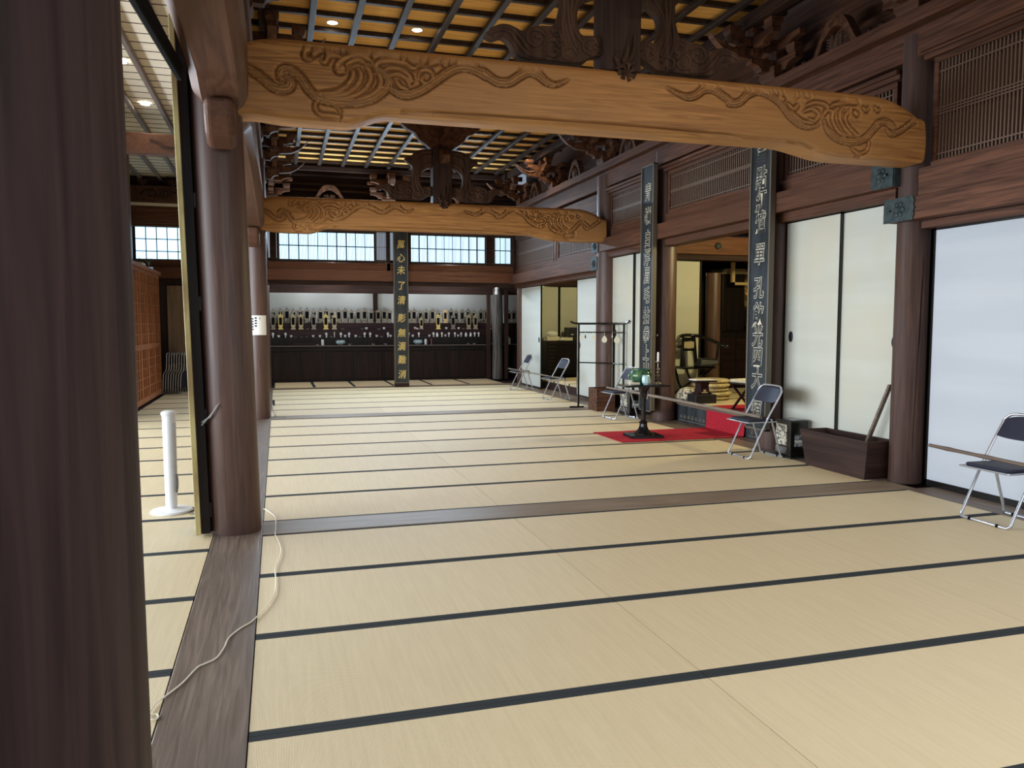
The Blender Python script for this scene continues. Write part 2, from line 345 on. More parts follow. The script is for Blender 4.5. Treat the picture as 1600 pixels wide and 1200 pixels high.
# ================================================================= carved rainbow beams
SC = .25
def src(ox, oy, pts, sc=SC): return [(ox+x*sc, oy+y*sc) for x, y in pts]
def A(*p): return src(360, 0, p)
def B(*p): return src(740, 0, p)
def D(*p): return src(1080, 0, p)
STROKES = [  # (pixel path traced on the near beam, half width in metres, strands)
 (A((60, 400), (130, 440), (200, 490), (260, 540), (320, 560), (368, 545), (375, 510), (345, 490)), .024, 2),
 (A((345, 500), (312, 490), (308, 455), (340, 432), (390, 445), (440, 490), (480, 550), (540, 605), (640, 635), (760, 640), (860, 625), (930, 590), (980, 540), (985, 490), (950, 450), (900, 420), (885, 395)), .024, 2),
 (A((530, 583), (620, 583), (700, 555), (750, 505), (765, 455), (745, 425)), .016, 1),
 (A((560, 603), (660, 598), (750, 568), (805, 510), (812, 455), (785, 418)), .016, 1),
 (A((620, 618), (740, 608), (825, 568), (872, 505), (868, 445), (835, 410)), .016, 1),
 (A((780, 625), (870, 600), (925, 555), (940, 500), (915, 450)), .016, 1),
 (A((500, 372), (470, 362), (462, 330), (490, 300), (540, 291), (590, 306), (608, 345), (590, 388), (560, 372)), .015, 1),
 (A((520, 335), (555, 312)), .02, 1),
 (A((615, 335), (660, 305), (700, 302), (745, 330), (770, 360)), .015, 1), (A((610, 350), (650, 340), (690, 355)), .012, 1),
 (A((715, 450), (680, 450), (662, 425), (680, 385), (740, 350), (800, 340), (860, 362), (890, 392)), .017, 1),
 (A((690, 425), (700, 425)), .020, 1), (A((725, 395), (790, 372), (840, 390)), .014, 1),
 (A((1195, 395), (1150, 425), (1100, 400), (1075, 360), (1095, 325), (1140, 322), (1180, 350), (1200, 395)), .014, 1),
 (A((915, 450), (905, 410), (940, 382), (1010, 378), (1090, 395), (1150, 425)), .016, 1),
 (A((960, 440), (1000, 425), (1060, 432), (1110, 465), (1140, 510)), .015, 1), (A((1000, 470), (1050, 462), (1095, 490), (1120, 530)), .013, 1),
 (A((1035, 500), (1060, 540), (1110, 560)), .012, 1),
 (A((1175, 500), (1180, 455), (1215, 435), (1255, 450), (1265, 490), (1235, 520), (1200, 512), (1200, 485), (1225, 480)), .012, 1),
 (A((985, 500), (1000, 550), (1050, 583), (1120, 590), (1200, 560), (1290, 500), (1370, 445), (1440, 420), (1520, 432), (1600, 475))+B((60, 450), (140, 508), (220, 515), (280, 480), (340, 450), (400, 465), (460, 515), (520, 528), (590, 500)), .025, 2),
 (A((1195, 410), (1220, 370), (1270, 352), (1320, 365), (1335, 400)), .014, 1), (A((1320, 352), (1370, 345), (1420, 370), (1440, 400)), .013, 1),
 (A((1340, 388), (1345, 400)), .022, 1), (A((1250, 395), (1290, 385)), .016, 1), (A((1115, 495), (1125, 505)), .018, 1),
 (A((530, 640), (530, 680), (570, 712), (630, 718), (680, 728)), .010, 1), (A((600, 645), (655, 655), (685, 695)), .007, 1),
 (B((1215, 550), (1270, 580), (1330, 605), (1390, 595), (1440, 560), (1500, 560), (1560, 600), (1600, 630))+D((240, 645), (300, 640), (360, 590), (430, 570), (500, 600), (560, 650), (610, 720), (680, 778), (740, 795), (800, 782)), .023, 2),
 (D((825, 730), (850, 810), (920, 868), (1010, 885), (1080, 868), (1130, 820), (1175, 770), (1225, 765), (1262, 800), (1265, 815)), .023, 2),
 (D((1215, 800), (1255, 838), (1320, 812), (1370, 775), (1430, 742)), .017, 2),
 (D((965, 862), (905, 805), (880, 735), (905, 680)), .013, 1), (D((1005, 850), (945, 785), (928, 715), (960, 665)), .013, 1),
 (D((1050, 855), (985, 800), (960, 740), (985, 695)), .013, 1),
 (D((830, 720), (850, 690), (900, 700)), .014, 1), (D((870, 670), (920, 648), (1000, 640), (1050, 645)), .014, 1),
 (D((1025, 705), (1035, 712)), .02, 1), (D((1075, 670), (1095, 692), (1112, 672)), .011, 1), (D((1150, 668), (1165, 692), (1182, 680)), .011, 1),
 (D((478, 578), (486, 590)), .022, 1), (D((560, 600), (580, 570), (640, 556)), .014, 1), (D((655, 618), (690, 580), (738, 600), (730, 570), (690, 562)), .013, 1),
 (D((600, 645), (640, 682), (668, 655)), .014, 1), (D((700, 700), (755, 680), (795, 712), (775, 755), (735, 745)), .013, 1),
 (D((620, 695), (690, 755), (765, 772)), .013, 1), (D((720, 660), (780, 640), (840, 652), (858, 685)), .014, 1), (D((560, 610), (575, 620)), .02, 1),
 (D((1010, 930), (1050, 958), (1098, 940), (1110, 890)), .009, 1), (D((990, 902), (1045, 890)), .008, 1),
 (A((990, 742), (1060, 712), (1150, 705), (1600, 732))+B((300, 748), (900, 790), (1600, 850))+D((400, 868), (650, 893), (740, 918), (800, 950)), .010, 1),
]
YB = 2.93
def strokes_world():
    out = []
    for pts, hw, n in STROKES:
        w = [atY(u, v, YB) for u, v in pts]
        sm = smooth_line([(p.x, p.z) for p in w], 10) if len(w) > 2 else [Vector((p.x, p.z, 0)) for p in w]
        # dense
        den = []
        for a, b in zip(sm[:-1], sm[1:]):
            k = max(1, int((b-a).length/.008))
            den += [a.lerp(b, i/k) for i in range(k)]
        den.append(sm[-1]); t = np.linspace(0, 1, len(den)); f = .3 if n == 2 else .35
        wv = hw*np.clip(.22+.78*np.minimum(t, 1-t)/(f*.5), .22, 1) if len(pts) > 2 and hw > .0101 else np.full(len(den), hw)
        out.append((np.array([(p.x, p.y) for p in den]), wv, n))
    return out
SW = strokes_world()
def height(X, Z):
    """relief height of the wave carving at beam-face points"""
    best = np.full(X.shape, 9.0); H = np.zeros(X.shape)
    for P, hw, n in SW:
        x0, x1, z0, z1 = P[:, 0].min()-.07, P[:, 0].max()+.07, P[:, 1].min()-.07, P[:, 1].max()+.07
        m_ = (X > x0) & (X < x1) & (Z > z0) & (Z < z1)
        idx = np.where(m_)[0]
        if not len(idx): continue
        for c0 in range(0, len(idx), 4000):
            ii = idx[c0:c0+4000]
            dd = np.sqrt((X[ii, None]-P[None, :, 0])**2+(Z[ii, None]-P[None, :, 1])**2); am = (dd-hw[None, :]).argmin(1)
            d = dd[np.arange(len(ii)), am]; w_ = hw[am]
            e = d-w_; k = (e < best[ii]) & (e < .02)
            h = np.where(e < 0, .024*np.abs(np.cos(PI*n*d/(2*w_) if n > 1 else d/w_*1.2))-.019, -.040*np.exp(-((e-.006)/.0075)**2)*np.clip(w_/.012, .4, 1))
            jj = ii[k]; H[jj] = h[k]; best[jj] = e[k]
    return H
def zbot(x):   # underside: low at the ends, raised in the middle
    def ss(a, b, t): t = np.clip((t-a)/(b-a), 0, 1); return t*t*(3-2*t)
    return 2.885+.085*(ss(.62, .95, x)-ss(4.15, 4.75, x))+.02*np.exp(-((x-.0)/.15)**2)
def ztop(x):
    return 3.435-.05*np.exp(-((x+.10)/.16)**2)-.16*np.clip((x-5.05)/.5, 0, 1)**2
def rainbow_beam(y0, thick, res, label, group=None):
    x = np.arange(-.10, 5.60+1e-6, res); nz = int(.42/res)
    # profile parameter: bottom-back ... up the front face ... top-back
    top = [(1, .0), ]
    cols = []
    for xi in x: cols.append(xi)
    zf = np.linspace(0, 1, nz)
    XX, TT = np.meshgrid(x, zf, indexing='ij'); zb = zbot(XX); zt = ztop(XX)
    ZZ = zb+.026+(zt-.085-zb-.026)*TT
    H = height(XX.ravel(), ZZ.ravel()).reshape(XX.shape)
    bulge = .012*np.sin(PI*TT)
    YY = y0-H-bulge
    # extra profile points: back bottom, bottom, chamfer, face..., rounded shoulder, top, back
    def colv(zfun, yval): return np.stack([x, np.full_like(x, yval), zfun], 1)
    zb1 = zbot(x); zt1 = ztop(x)
    rows = [colv(zb1+.04, y0+thick), colv(zb1, y0+thick-.04), colv(zb1, y0+.06), colv(zb1, y0+.030)]
    for k in range(nz): rows.append(np.stack([XX[:, k], YY[:, k], ZZ[:, k]], 1))
    for a in (20, 45, 70, 90): rows.append(colv(zt1-.085+.085*math.sin(math.radians(a)), y0+.09-.09*math.cos(math.radians(a))))
    rows += [colv(zt1, y0+thick-.09), colv(zt1-.03, y0+thick-.02), colv(zt1-.09, y0+thick)]
    V = np.stack(rows, 1); nx, nr, _ = V.shape; vs = V.reshape(-1, 3)
    ii, jj = np.meshgrid(np.arange(nx-1), np.arange(nr), indexing='ij'); j2 = (jj+1) % nr
    F_ = np.stack([ii*nr+jj, (ii+1)*nr+jj, (ii+1)*nr+j2, ii*nr+j2], -1).reshape(-1, 4)
    me = bpy.data.meshes.new('rainbow_beam'); me.from_pydata(vs.tolist(), [], F_.tolist()+[list(range(nr))[::-1], [(nx-1)*nr+j for j in range(nr)]])
    me.materials.append(BEAM); me.polygons.foreach_set('use_smooth', [True]*len(me.polygons))
    b = bmesh.new(); b.from_mesh(me); bmesh.ops.recalc_face_normals(b, faces=b.faces)
    for e_ in b.edges:
        q = e_.verts[0].index % nr
        if q == e_.verts[1].index % nr and q in (3, 4): e_.smooth = False
    b.to_mesh(me); b.free()
    o = bpy.data.objects.new('rainbow_beam', me); C.objects.link(o)
    return tag(o, label, 'carved beam', group)
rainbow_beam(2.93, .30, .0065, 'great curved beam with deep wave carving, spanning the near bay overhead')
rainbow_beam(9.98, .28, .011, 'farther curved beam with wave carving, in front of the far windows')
# long beams of the left column row
def long_beam(x0, x1, y0, y1, label, nose=True):
    ys = [y0+(y1-y0)*i/60 for i in range(61)]; rows = []
    for y in ys:
        e = min(y-y0, y1-y)
        zb = 2.90+.07*min(1, max(0, (e-.35)/.3)); c = .055; ins = .035*max(0, 1-e/.25)
        a, b = x0+ins, x1-ins
        rows.append([(a, y, zb+c), (a+c, y, zb), (b-c, y, zb), (b, y, zb+c), (b+.004, y, zb+.12), (b, y, 3.36), (b-.06, y, 3.43), (a+.06, y, 3.43), (a, y, 3.36)])
    n = 9; vs = [p for r in rows for p in r]
    fs = [(i*n+j, i*n+(j+1) % n, (i+1)*n+(j+1) % n, (i+1)*n+j) for i in range(60) for j in range(n)]+[tuple(range(n)), tuple(60*n+j for j in range(n))]
    o = MB().add(vs, fs).build('tie_beam', BEAMY, smooth=True)
    return tag(o, label, 'beam')
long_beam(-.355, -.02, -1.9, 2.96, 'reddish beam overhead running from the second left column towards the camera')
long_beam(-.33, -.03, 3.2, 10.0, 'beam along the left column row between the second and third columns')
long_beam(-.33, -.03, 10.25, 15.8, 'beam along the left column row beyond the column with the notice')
# bracket noses under the long beams, at the columns
def nose(y0, y1, label):
    p = [(y0, 2.90), (y1, 2.90), (y1, 2.66), (y1-(y1-y0)*.25, 2.63), (y0+(y1-y0)*.35, 2.68), (y0+(y1-y0)*.1, 2.78)]
    o = MB().prism(p, -.29, -.10, 'x').build('corbel', BEAMY, bevel=.045, seg=4); tag(o, label, 'bracket')
nose(2.55, 2.93, 'carved bracket arm under the overhead beam on the second left column')
nose(9.55, 9.98, 'bracket arm under the long beam at the column with the notice')

# ================================================================= right-hand wall: rails, doors, transoms
def rail(name, x0, x1, y0, y1, z0, z1, mt, label, cat='rail', bev=.006):
    return tag(MB().box(x0, x1, y0, y1, z0, z1).build(name, mt, bevel=bev), label, cat)
def bronze(x, y0, y1, z0, z1, sgn, label, end=None):
    """nail-head cover of worn bronze wrapped on a rail end; ragged inner edge on side sgn"""
    r = thing('bronze_fitting', label, 'metal fitting', (x, (y0+y1)/2, (z0+z1)/2), group='bronze fittings on the rail ends')
    w, h = (y1-y0)/2, (z1-z0)/2
    rag = [(-.5, 1), (-.15, .55), (-.35, .3), (-.05, .0), (-.35, -.3), (-.15, -.6), (-.5, -1)]
    if sgn > 0: poly = [(-w, -h), (-w, h)]+[(w+a*.06, b*h) for a, b in rag]
    else: poly = [(w, h), (w, -h)]+[(-w-a*.06, -b*h) for a, b in rag]
    MB().prism(poly, -.012, 0, 'x').build('cover_plate', VERD, r, bevel=.002)
    if end is not None: MB().box(0, .12, end-.006 if end < 0 else end, end if end < 0 else end+.006, -h, h).build('end_plate', VERD, r)
    m = MB().lathe([(.034, 0), (.04, -.012), (.03, -.03), (.012, -.04)], (-.008, 0, 0), 12, ax='x'); m.build('boss', VERD, r, smooth=True)
    k = MB()
    for a in range(6): k.lathe([(.026, 0), (.022, -.012), (.006, -.018)], (-.008, .05*math.cos(a*PI/3), .05*math.sin(a*PI/3)), 8, ax='x')
    k.build('rosette', VERD, r, smooth=True)
    k = MB()
    for s_ in (-1, 1): k.lathe([(.012, 0), (.008, -.004)], (-.013, s_*w*.62*0-sgn*-.0+(-sgn)*w*.55, s_*h*.0), 8, ax='x')
    k.build('nail_hole', BLK, r)
    return r
rail('nageshi_rail', 5.55, 5.68, -2.8, 3.33, 2.40, 2.60, NAGY, 'horizontal wall rail above the big blue-white sliding panel at right')
rail('nageshi_rail', 5.55, 5.68, 3.235, 10.52, 2.73, 2.95, NAGY, 'long horizontal wall rail over the sanctum opening')
rail('nageshi_rail', 5.56, 5.68, 10.28, 15.77, 2.43, 2.65, NAGY, 'horizontal wall rail over the far doorway on the right')
bronze(5.548, 3.235, 3.53, 2.725, 2.96, 1, 'bronze fitting under the near beam end, upper and left of the close pair', -.15)
bronze(5.548, 2.96, 3.335, 2.395, 2.61, -1, 'bronze fitting across the near column, lower and right of the close pair')
bronze(5.548, 10.2, 10.53, 2.725, 2.96, -1, 'green bronze fitting high on the far column behind the far beam end')
bronze(5.555, 10.27, 10.58, 2.42, 2.66, 1, 'green bronze fitting below, on the far doorway rail end', -.16)
# door heads
rail('grooved_lintel', 5.70, 5.88, -2.8, 3.05, 2.33, 2.40, NAGY, 'grooved door head above the blue-white panel')
rail('grooved_lintel', 5.66, 5.86, 3.33, 5.16, 2.63, 2.73, NAGY, 'grooved door head above the two cream panels beside the coffer')
rail('grooved_lintel', 5.68, 5.90, 5.46, 8.0, 2.63, 2.73, NAGY, 'door head above the open sanctum doorway')
rail('grooved_lintel', 5.66, 5.86, 8.34, 10.08, 2.63, 2.73, NAGY, 'grooved door head above the cream panels behind the rack')
rail('grooved_lintel', 5.66, 5.86, 10.46, 15.73, 2.34, 2.43, NAGY, 'grooved door head above the far doorway')
# infill above rails
def strip(name, x0, x1, y0, y1, z0, z1, mt): return struct(MB().box(x0, x1, y0, y1, z0, z1).build(name, mt))
n_trim = [8]
def trim(x0, x1, y0, y1, z0, z1, mt=NAGY, bev=.004):
    o = MB().box(x0, x1, y0, y1, z0, z1).build(f'trim_{n_trim[0]}', mt, bevel=bev); n_trim[0] += 1; return struct(o)
trim(5.66, 5.74, -2.8, 3.06, 2.60, 2.80); trim(5.655, 5.70, -2.8, 3.06, 2.755, 2.86)
for a, b in ((3.33, 5.16), (5.46, 8.02), (8.32, 10.09)):
    trim(5.68, 5.80, a, b, 2.95, 3.02); trim(5.68, 5.80, a, b, 3.02, 3.10)
trim(5.68, 5.80, 10.45, 15.75, 2.65, 2.78)
# transom lattices
def lattice(y0, y1, z0, z1, label, x=5.72, pitch=.036, fr=.05):
    if y0 > 0: pitch = .046
    r = thing('transom_lattice', label, 'transom lattice', (x, y0, z0), group='lattice transoms of the right wall')
    w, h = y1-y0, z1-z0
    f = MB().box(-.02, .05, 0, w, 0, fr).box(-.02, .05, 0, w, h-fr, h).box(-.02, .05, 0, fr, fr, h-fr).box(-.02, .05, w-fr, w, fr, h-fr)
    f.build('frame', NAGY, r, bevel=.004)
    m_ = MB(); n = int((w-2*fr)/pitch)
    for i in range(n): yy = fr+(i+.5)*(w-2*fr)/n; m_.box(.0, .022, yy-pitch*.2, yy+pitch*.2, fr, h-fr)
    for zc in (.06, .47, .50, .53, .90):
        zz = fr+(h-2*fr)*zc; m_.box(-.006, .004, fr, w-fr, zz-.006, zz+.006)
    m_.build('slats', KRAN, r)
    MB().box(.032, .04, fr, w-fr, fr, h-fr).build('back_board', BLACKW, r)
    return r
lattice(-2.6, 2.97, 2.86, 3.80, 'dark slatted transom at the top right, above the blue-white panel')
lattice(3.40, 5.10, 3.10, 3.72, 'slatted transom half hidden behind the near beam end')
lattice(5.55, 7.93, 3.10, 3.72, 'slatted transom above the open sanctum, between the two inscribed boards')
lattice(8.36, 10.05, 3.10, 3.72, 'slatted transom left of the farther inscribed board')
lattice(10.48, 12.78, 2.78, 3.50, 'slatted transom right of the short upper post, above the far doorway')
lattice(13.02, 15.70, 2.78, 3.50, 'slatted transom in the far corner, left of the short upper post')
for a, b in ((-2.6, 3.05), (3.33, 5.16), (5.46, 8.02), (8.32, 10.09)):
    trim(5.66, 5.80, a, b, 3.72 if a > 0 else 3.80, 3.80 if a > 0 else 3.90)
trim(5.60, 5.72, -2.6, 3.05, 3.86, 3.93); trim(5.62, 5.72, 3.33, 10.1, 3.76, 3.80)
trim(5.68, 5.80, 10.45, 15.75, 3.50, 3.80)
trim(5.64, 5.82, -2.6, 15.8, 3.84, 4.10, NAGY); trim(5.52, 5.92, -2.6, 15.8, 4.10, 4.22, NAGY)
struct(MB().box(5.97, 6.03, -2.8, 15.8, 3.78, 5.2).build('wall_right', NAGY))
struct(MB().box(5.84, 5.88, 3.33, 15.8, 2.73, 3.80).build('wall_right_upper', DARKY))
# sliding panels
nd = [1]
def fusuma(x, y0, y1, z0, z1, mt, handle=None, hz=None, thick=.03, fr=.014, fb=.03):
    r = MB().box(x+.004, x+thick, y0+fr, y1-fr, z0+fb, z1-fr).build(f'door_{nd[0]}', mt); nd[0] += 1; struct(r)
    f = MB().box(x-.002, x+thick+.002, y0, y0+fr, z0, z1).box(x-.002, x+thick+.002, y1-fr, y1, z0, z1).box(x-.002, x+thick+.002, y0, y1, z0, z0+fb).box(x-.002, x+thick+.002, y0, y1, z1-fr, z1)
    f.build('lacquer_frame', LACQ, r)
    if handle is not None:
        h = MB().lathe([(.045, 0), (.05, -.004), (.034, -.008), (.03, -.003), (.004, -.002)], (0, 0, 0), 24, ax='x').build('door_handle', NAVYM, r, smooth=True)
        h.location = (x, handle, hz); h.scale = (1, .75, 1.25)
    return r
fusuma(5.80, 1.1, 3.0, .0, 2.33, FUSS, fr=.02, fb=.06)
fusuma(5.77, -.85, 1.1, .0, 2.33, FUSS, fr=.02, fb=.06); fusuma(5.80, -2.8, -.85, .0, 2.33, FUSS, fb=.06)
fusuma(5.79, 3.30, 4.24, .06, 2.63, FUSC, 3.42, 1.30); fusuma(5.76, 4.19, 5.12, .06, 2.63, FUSC, 4.99, 1.33)
fusuma(5.79, 8.44, 9.22, .27, 2.63, FUSC); fusuma(5.76, 9.22, 10.1, .27, 2.63, FUSC, 9.93, 1.32)
fusuma(5.79, 10.48, 11.87, .06, 2.34, FUSU, 11.72, 1.06); fusuma(5.79, 14.12, 15.6, .02, 2.34, FUSU, 14.24, 1.12)
# platform of the sanctum with black carved riser
struct(MB().box(5.99, 12, 3.3, 10.0, -.05, .26).build('floor_sanctum', DARKX))
struct(MB().box(5.99, 9.5, 10.0, 15.8, -.05, .17).build('floor_side_room', DARKX))
ris = MB().box(5.955, 5.99, 3.3, 5.15, .0, .285).box(5.955, 5.99, 5.47, 8.0, .0, .285).box(5.955, 5.99, 8.34, 10.1, 0, .285)
rr = ris.build('platform_riser', BOARD, bevel=.003); tag(rr, 'black painted step riser with faint scroll border under the sanctum floor', 'riser')
for (a, b) in ((5.5, 6.1), (7.15, 7.95)):
    k = MB()
    for zz in (.03, .25): k.box(5.951, 5.956, a, b, zz, zz+.006)
    n = int((b-a)/.11)
    for i in range(n):
        yy = a+.07+i*.11; pts = [(5.953, yy+(.008+.032*t/12)*math.cos(t*.7), .085+(.006+.025*t/12)*math.sin(t*.7)) for t in range(13)]
        k.tube(pts, .0035, 5)
    k.build('scroll_pattern', DULLG, rr)
trim(5.93, 6.10, 5.46, 8.0, .262, .292, SILLY)
MBt = [('sanctum tatami mat nearest the doorway step', 6.10, 5.2), ('sanctum tatami mat under the folding stool', 6.10, 6.15), ('sanctum tatami mat before the stack of cushions', 6.10, 7.1), ('sanctum tatami mat under the stack of cushions', 6.10, 8.05),
       ('sanctum tatami mat farther right behind the stool', 7.93, 5.2), ('sanctum tatami mat deeper inside, second from the doorway', 7.93, 6.15), ('sanctum tatami mat deeper inside, third from the doorway', 7.93, 7.1), ('sanctum tatami mat deeper inside beside the round column', 7.93, 8.05)]
for l, x, y in MBt: place_mat(x, y, l, z=.31)
place_mat(6.10, 9.0, 'sanctum tatami mat at the foot of the yellow panel', z=.31, ly=.9); place_mat(7.93, 9.0, 'sanctum tatami mat before the dark altar cabinet', z=.31, ly=.9)
for l, x, y in (('side room tatami mat just inside the far doorway', 6.0, 11.9), ('side room tatami mat second from the far doorway', 6.0, 12.85), ('side room tatami mat beside the drawer chest', 6.0, 13.8)): place_mat(x, y, l, z=.215)
# sanctum shell
struct(MB().box(9.6, 9.7, 3.2, 13, .2, 4).build('wall_sanctum_right', DARKZ))
struct(MB().box(5.9, 9.7, 3.1, 3.2, 0, 4).build('wall_sanctum_front', DARKZ))
struct(MB().box(6.02, 9.7, 3.2, 10.6, 3.15, 3.2).build('ceiling_sanctum', DARKY))
struct(MB().box(7.0, 9.7, 11.4, 11.5, .2, 3.2).build('wall_sanctum_back', BLACKW))
struct(MB().box(6.02, 6.98, 9.16, 9.22, .3, 3.2).build('wall_sanctum_partition', DARKX))
struct(MB().box(6.0, 9.5, 15.85, 15.95, 0, 3.0).build('wall_side_room_back', DARKX)); struct(MB().box(9.4, 9.5, 11.6, 15.9, 0, 3.0).build('wall_side_room_right', DARKZ))
struct(MB().box(5.96, 9.5, 10.65, 15.9, 2.65, 2.7).build('ceiling_side_room', DARKY)); struct(MB().box(5.98, 7.0, 10.55, 10.65, 0, 3.0).build('wall_side_room_front', FUSU))
# yellow-lit panels facing us
def fusuma_y(y, x0, x1, z0, z1, handle=None, hz=1.25, fr=.02):
    r = MB().box(x0+fr, x1-fr, y+.004, y+.03, z0+fr, z1-fr).build(f'door_{nd[0]}', FUSC); nd[0] += 1; struct(r)
    MB().box(x0, x0+fr, y, y+.03, z0, z1).box(x1-fr, x1, y, y+.03, z0, z1).box(x0, x1, y, y+.03, z0, z0+fr).box(x0, x1, y, y+.03, z1-fr, z1).build('lacquer_frame', LACQ, r)
    if handle: 
        h = MB().lathe([(.04, 0), (.045, -.004), (.03, -.008), (.004, -.002)], (0, 0, 0), 20, ax='y').build('door_handle', NAVYM, r, smooth=True); h.location = (handle, y, hz); h.scale = (.8, 1, 1.3)
    return r
fusuma_y(9.1, 5.98, 6.93, .31, 2.53, 6.80, 1.24)
tag(MB().box(6.0, 9.6, 8.95, 9.15, 2.62, 2.92).build('cross_beam', NAGX, bevel=.01), 'brown cross beam inside the sanctum above the yellow panel', 'beam')
tag(MB().box(6.0, 9.6, 9.02, 9.12, 2.53, 2.62).build('dark_lintel', DARKX, bevel=.01), 'dark lintel inside the sanctum under the cross beam', 'beam')
bo = thing('bronze_fitting', 'small bronze flower fitting on the cross beam inside the sanctum', 'metal fitting', (7.15, 8.93, 2.76))
MB().lathe([(.05, 0), (.055, -.015), (.02, -.03)], n=8, ax='y').build('rosette', VERD, bo)
column(7.14, 9.05, .125, 2.32, COLU, 'round brown column inside the sanctum right of the yellow panel', z0=.31)
for i in range(4): fusuma_y(15.8, 6.0+.84*i, 6.82+.84*i, .2, 2.4)

# ================================================================= coffered ceiling
ce = MB()
struct(MB().box(-.3, 5.85, -3, 15.9, 5.085, 5.11).build('ceiling', CEILP))
LX = [.08+.507*i for i in range(12)]
for i, x in enumerate(LX):
    o = MB().box(x-.037, x+.037, -3, 15.66, 4.975, 5.035).build('ceiling_batten', BATT, bevel=.006)
    tag(o, f'long ceiling batten running away from the camera, {ORD[i]} from the left', 'ceiling batten', 'long ceiling battens')
ys = [y for y in [15.5-.507*i for i in range(36)]]
cb0 = None
for i, y in enumerate(ys):
    if cb0 is None: cb0 = MB().box(-.3, 5.85, -.028, .028, 5.028, 5.088).build('cross_batten', BATT); o = cb0
    else: o = cb0.copy(); C.objects.link(o)
    o.location = (0, y, 0)
    tag(o, f'cross ceiling batten between the boards, {ORD[min(i, 35)]} from the far wall', 'ceiling batten', 'cross ceiling battens')
def downlight(x, y, z, label, pw=58):
    r = thing('downlight', label, 'ceiling light', (x, y, z), group='recessed downlights')
    MB().lathe([(.075, .0), (.075, -.006), (.06, -.008), (.058, .0)], n=24, cap=False).build('trim_ring', WHP, r, smooth=True)
    MB().lathe([(.058, -.004), (.001, -.006)], n=24).build('lamp_disc', LAMPE, r)
    l = bpy.data.lights.new('downlight_lamp', 'SPOT'); l.energy = pw; l.color = (1, .82, .58); l.spot_size = 2.4; l.spot_blend = .6; l.shadow_soft_size = .06
    o = bpy.data.objects.new('downlight_lamp', l); C.objects.link(o); o.location = (x, y, z-.03)
W_ = ['left-hand', 'right-hand']
downlight(.84, 7.20, 5.085, 'downlight in the orange ceiling above the near beam, left one of the two')
downlight(1.855, 7.15, 5.085, 'downlight in the orange ceiling above the near beam, right one of the two')
for x, l in ((.84, 'leftmost'), (1.855, 'second from left'), (3.88, 'second from right'), (4.90, 'rightmost')):
    downlight(x, 12.6, 5.085, f'downlight in the far ceiling seen under the near beam, {l}')
for u, v, l in ((190, 97, 'nearer'), (227, 163, 'farther')):
    q = atZ(u, v, 4.60); downlight(q.x, q.y, 4.605, f'small downlight in the pale aisle ceiling at upper left, {l} one', 7)
downlight(3.88, 7.15, 5.085, 'downlight hidden behind the carved cloud bracket'); downlight(2.3, 1.2, 5.085, 'downlight overhead near the camera', 42); downlight(4.4, 1.2, 5.085, 'downlight overhead at the right near the camera', 42)

# ================================================================= bracket complexes
def hijiki(L, z0, h, t, axis, c, tip=.5):
    """boat-shaped bracket arm, centred at c=(x,y)"""
    p = [(-L, z0+h), (L, z0+h), (L, z0+h*.55)]+[(L-.0-L*.45*math.sin(a), z0+h*.55-h*.55*(1-math.cos(a))) for a in (.4, .8, 1.2, 1.57)]
    p += [(-q[0], q[1]) for q in reversed(p[2:])]
    if axis == 'x': return [(q[0]+c[0], q[1]) for q in p], c[1]-t/2, c[1]+t/2, 'y'
    return [(q[0]+c[1], q[1]) for q in p], c[0]-t/2, c[0]+t/2, 'x'
def block(m_, x, y, z, w, h):
    m_.hexa([(x-w*.36, y-w*.36, z), (x+w*.36, y-w*.36, z), (x+w*.36, y+w*.36, z), (x-w*.36, y+w*.36, z)],
            [(x-w*.5, y-w*.5, z+h*.45), (x+w*.5, y-w*.5, z+h*.45), (x+w*.5, y+w*.5, z+h*.45), (x-w*.5, y+w*.5, z+h*.45)])
    m_.box(x-w*.5, x+w*.5, y-w*.5, y+w*.5, z+h*.45, z+h)
def make_bracket():
    r = thing('bracket_complex', '-', 'bracket complex', (0, 0, 0), group='bracket complexes under the ceiling')
    m_ = MB(); block(m_, 0, 0, 0, .30, .17); m_.build('base_block', BRAC, r, bevel=.006)
    for ax, L in (('y', .40), ('x', .30)):
        p, a, b, e = hijiki(L, .12, .14, .11, ax, (0 if ax == 'y' else -.08, 0)); MB().prism(p, a, b, e).build('bracket_arm', BRAC, r, bevel=.006)
    for (x, y) in ((0, -.33), (0, .33), (0, 0), (-.31, 0)):
        m_ = MB(); block(m_, x, y, .26, .15, .10); m_.build('bearing_block', BRAC, r, bevel=.004)
    for c, L, ax in (((-.31, 0), .42, 'y'), ((0, 0), .46, 'y'), ((-.22, 0), .42, 'x')):
        p, a, b, e = hijiki(L, .36, .13, .10, ax, c); MB().prism(p, a, b, e).build('bracket_arm', BRAC, r, bevel=.006)
    for (x, y) in ((-.31, -.36), (-.31, .36), (-.31, 0), (-.60, 0)):
        m_ = MB(); block(m_, x, y, .49, .15, .10); m_.build('bearing_block', BRAC, r, bevel=.004)
    p = [(-.62, .36), (-.80, .40), (-.90, .50), (-.86, .44), (-.74, .33), (-.60, .26), (-.40, .24), (-.30, .30), (-.30, .40)]
    MB().prism(p, -.05, .05, 'y').build('carved_nose', BRAC, r, bevel=.008)
    MB().tube(smooth_line([(-.84, -.052, .44), (-.72, -.055, .37), (-.6, -.055, .33), (-.5, -.055, .36), (-.52, -.055, .41), (-.58, -.055, .39)], 4), .008, 6).build('spiral_line', BRAC, r, smooth=True)
    return r
br0 = make_bracket(); bu = [False]
def bracket(x, y, z, rz, label, sc=1):
    if not bu[0]: bu[0] = True; r = br0
    else: r = dup(br0)
    r.location = (x, y, z); r.rotation_euler = (0, 0, rz); r['label'] = label; r.scale = (sc, sc, sc)
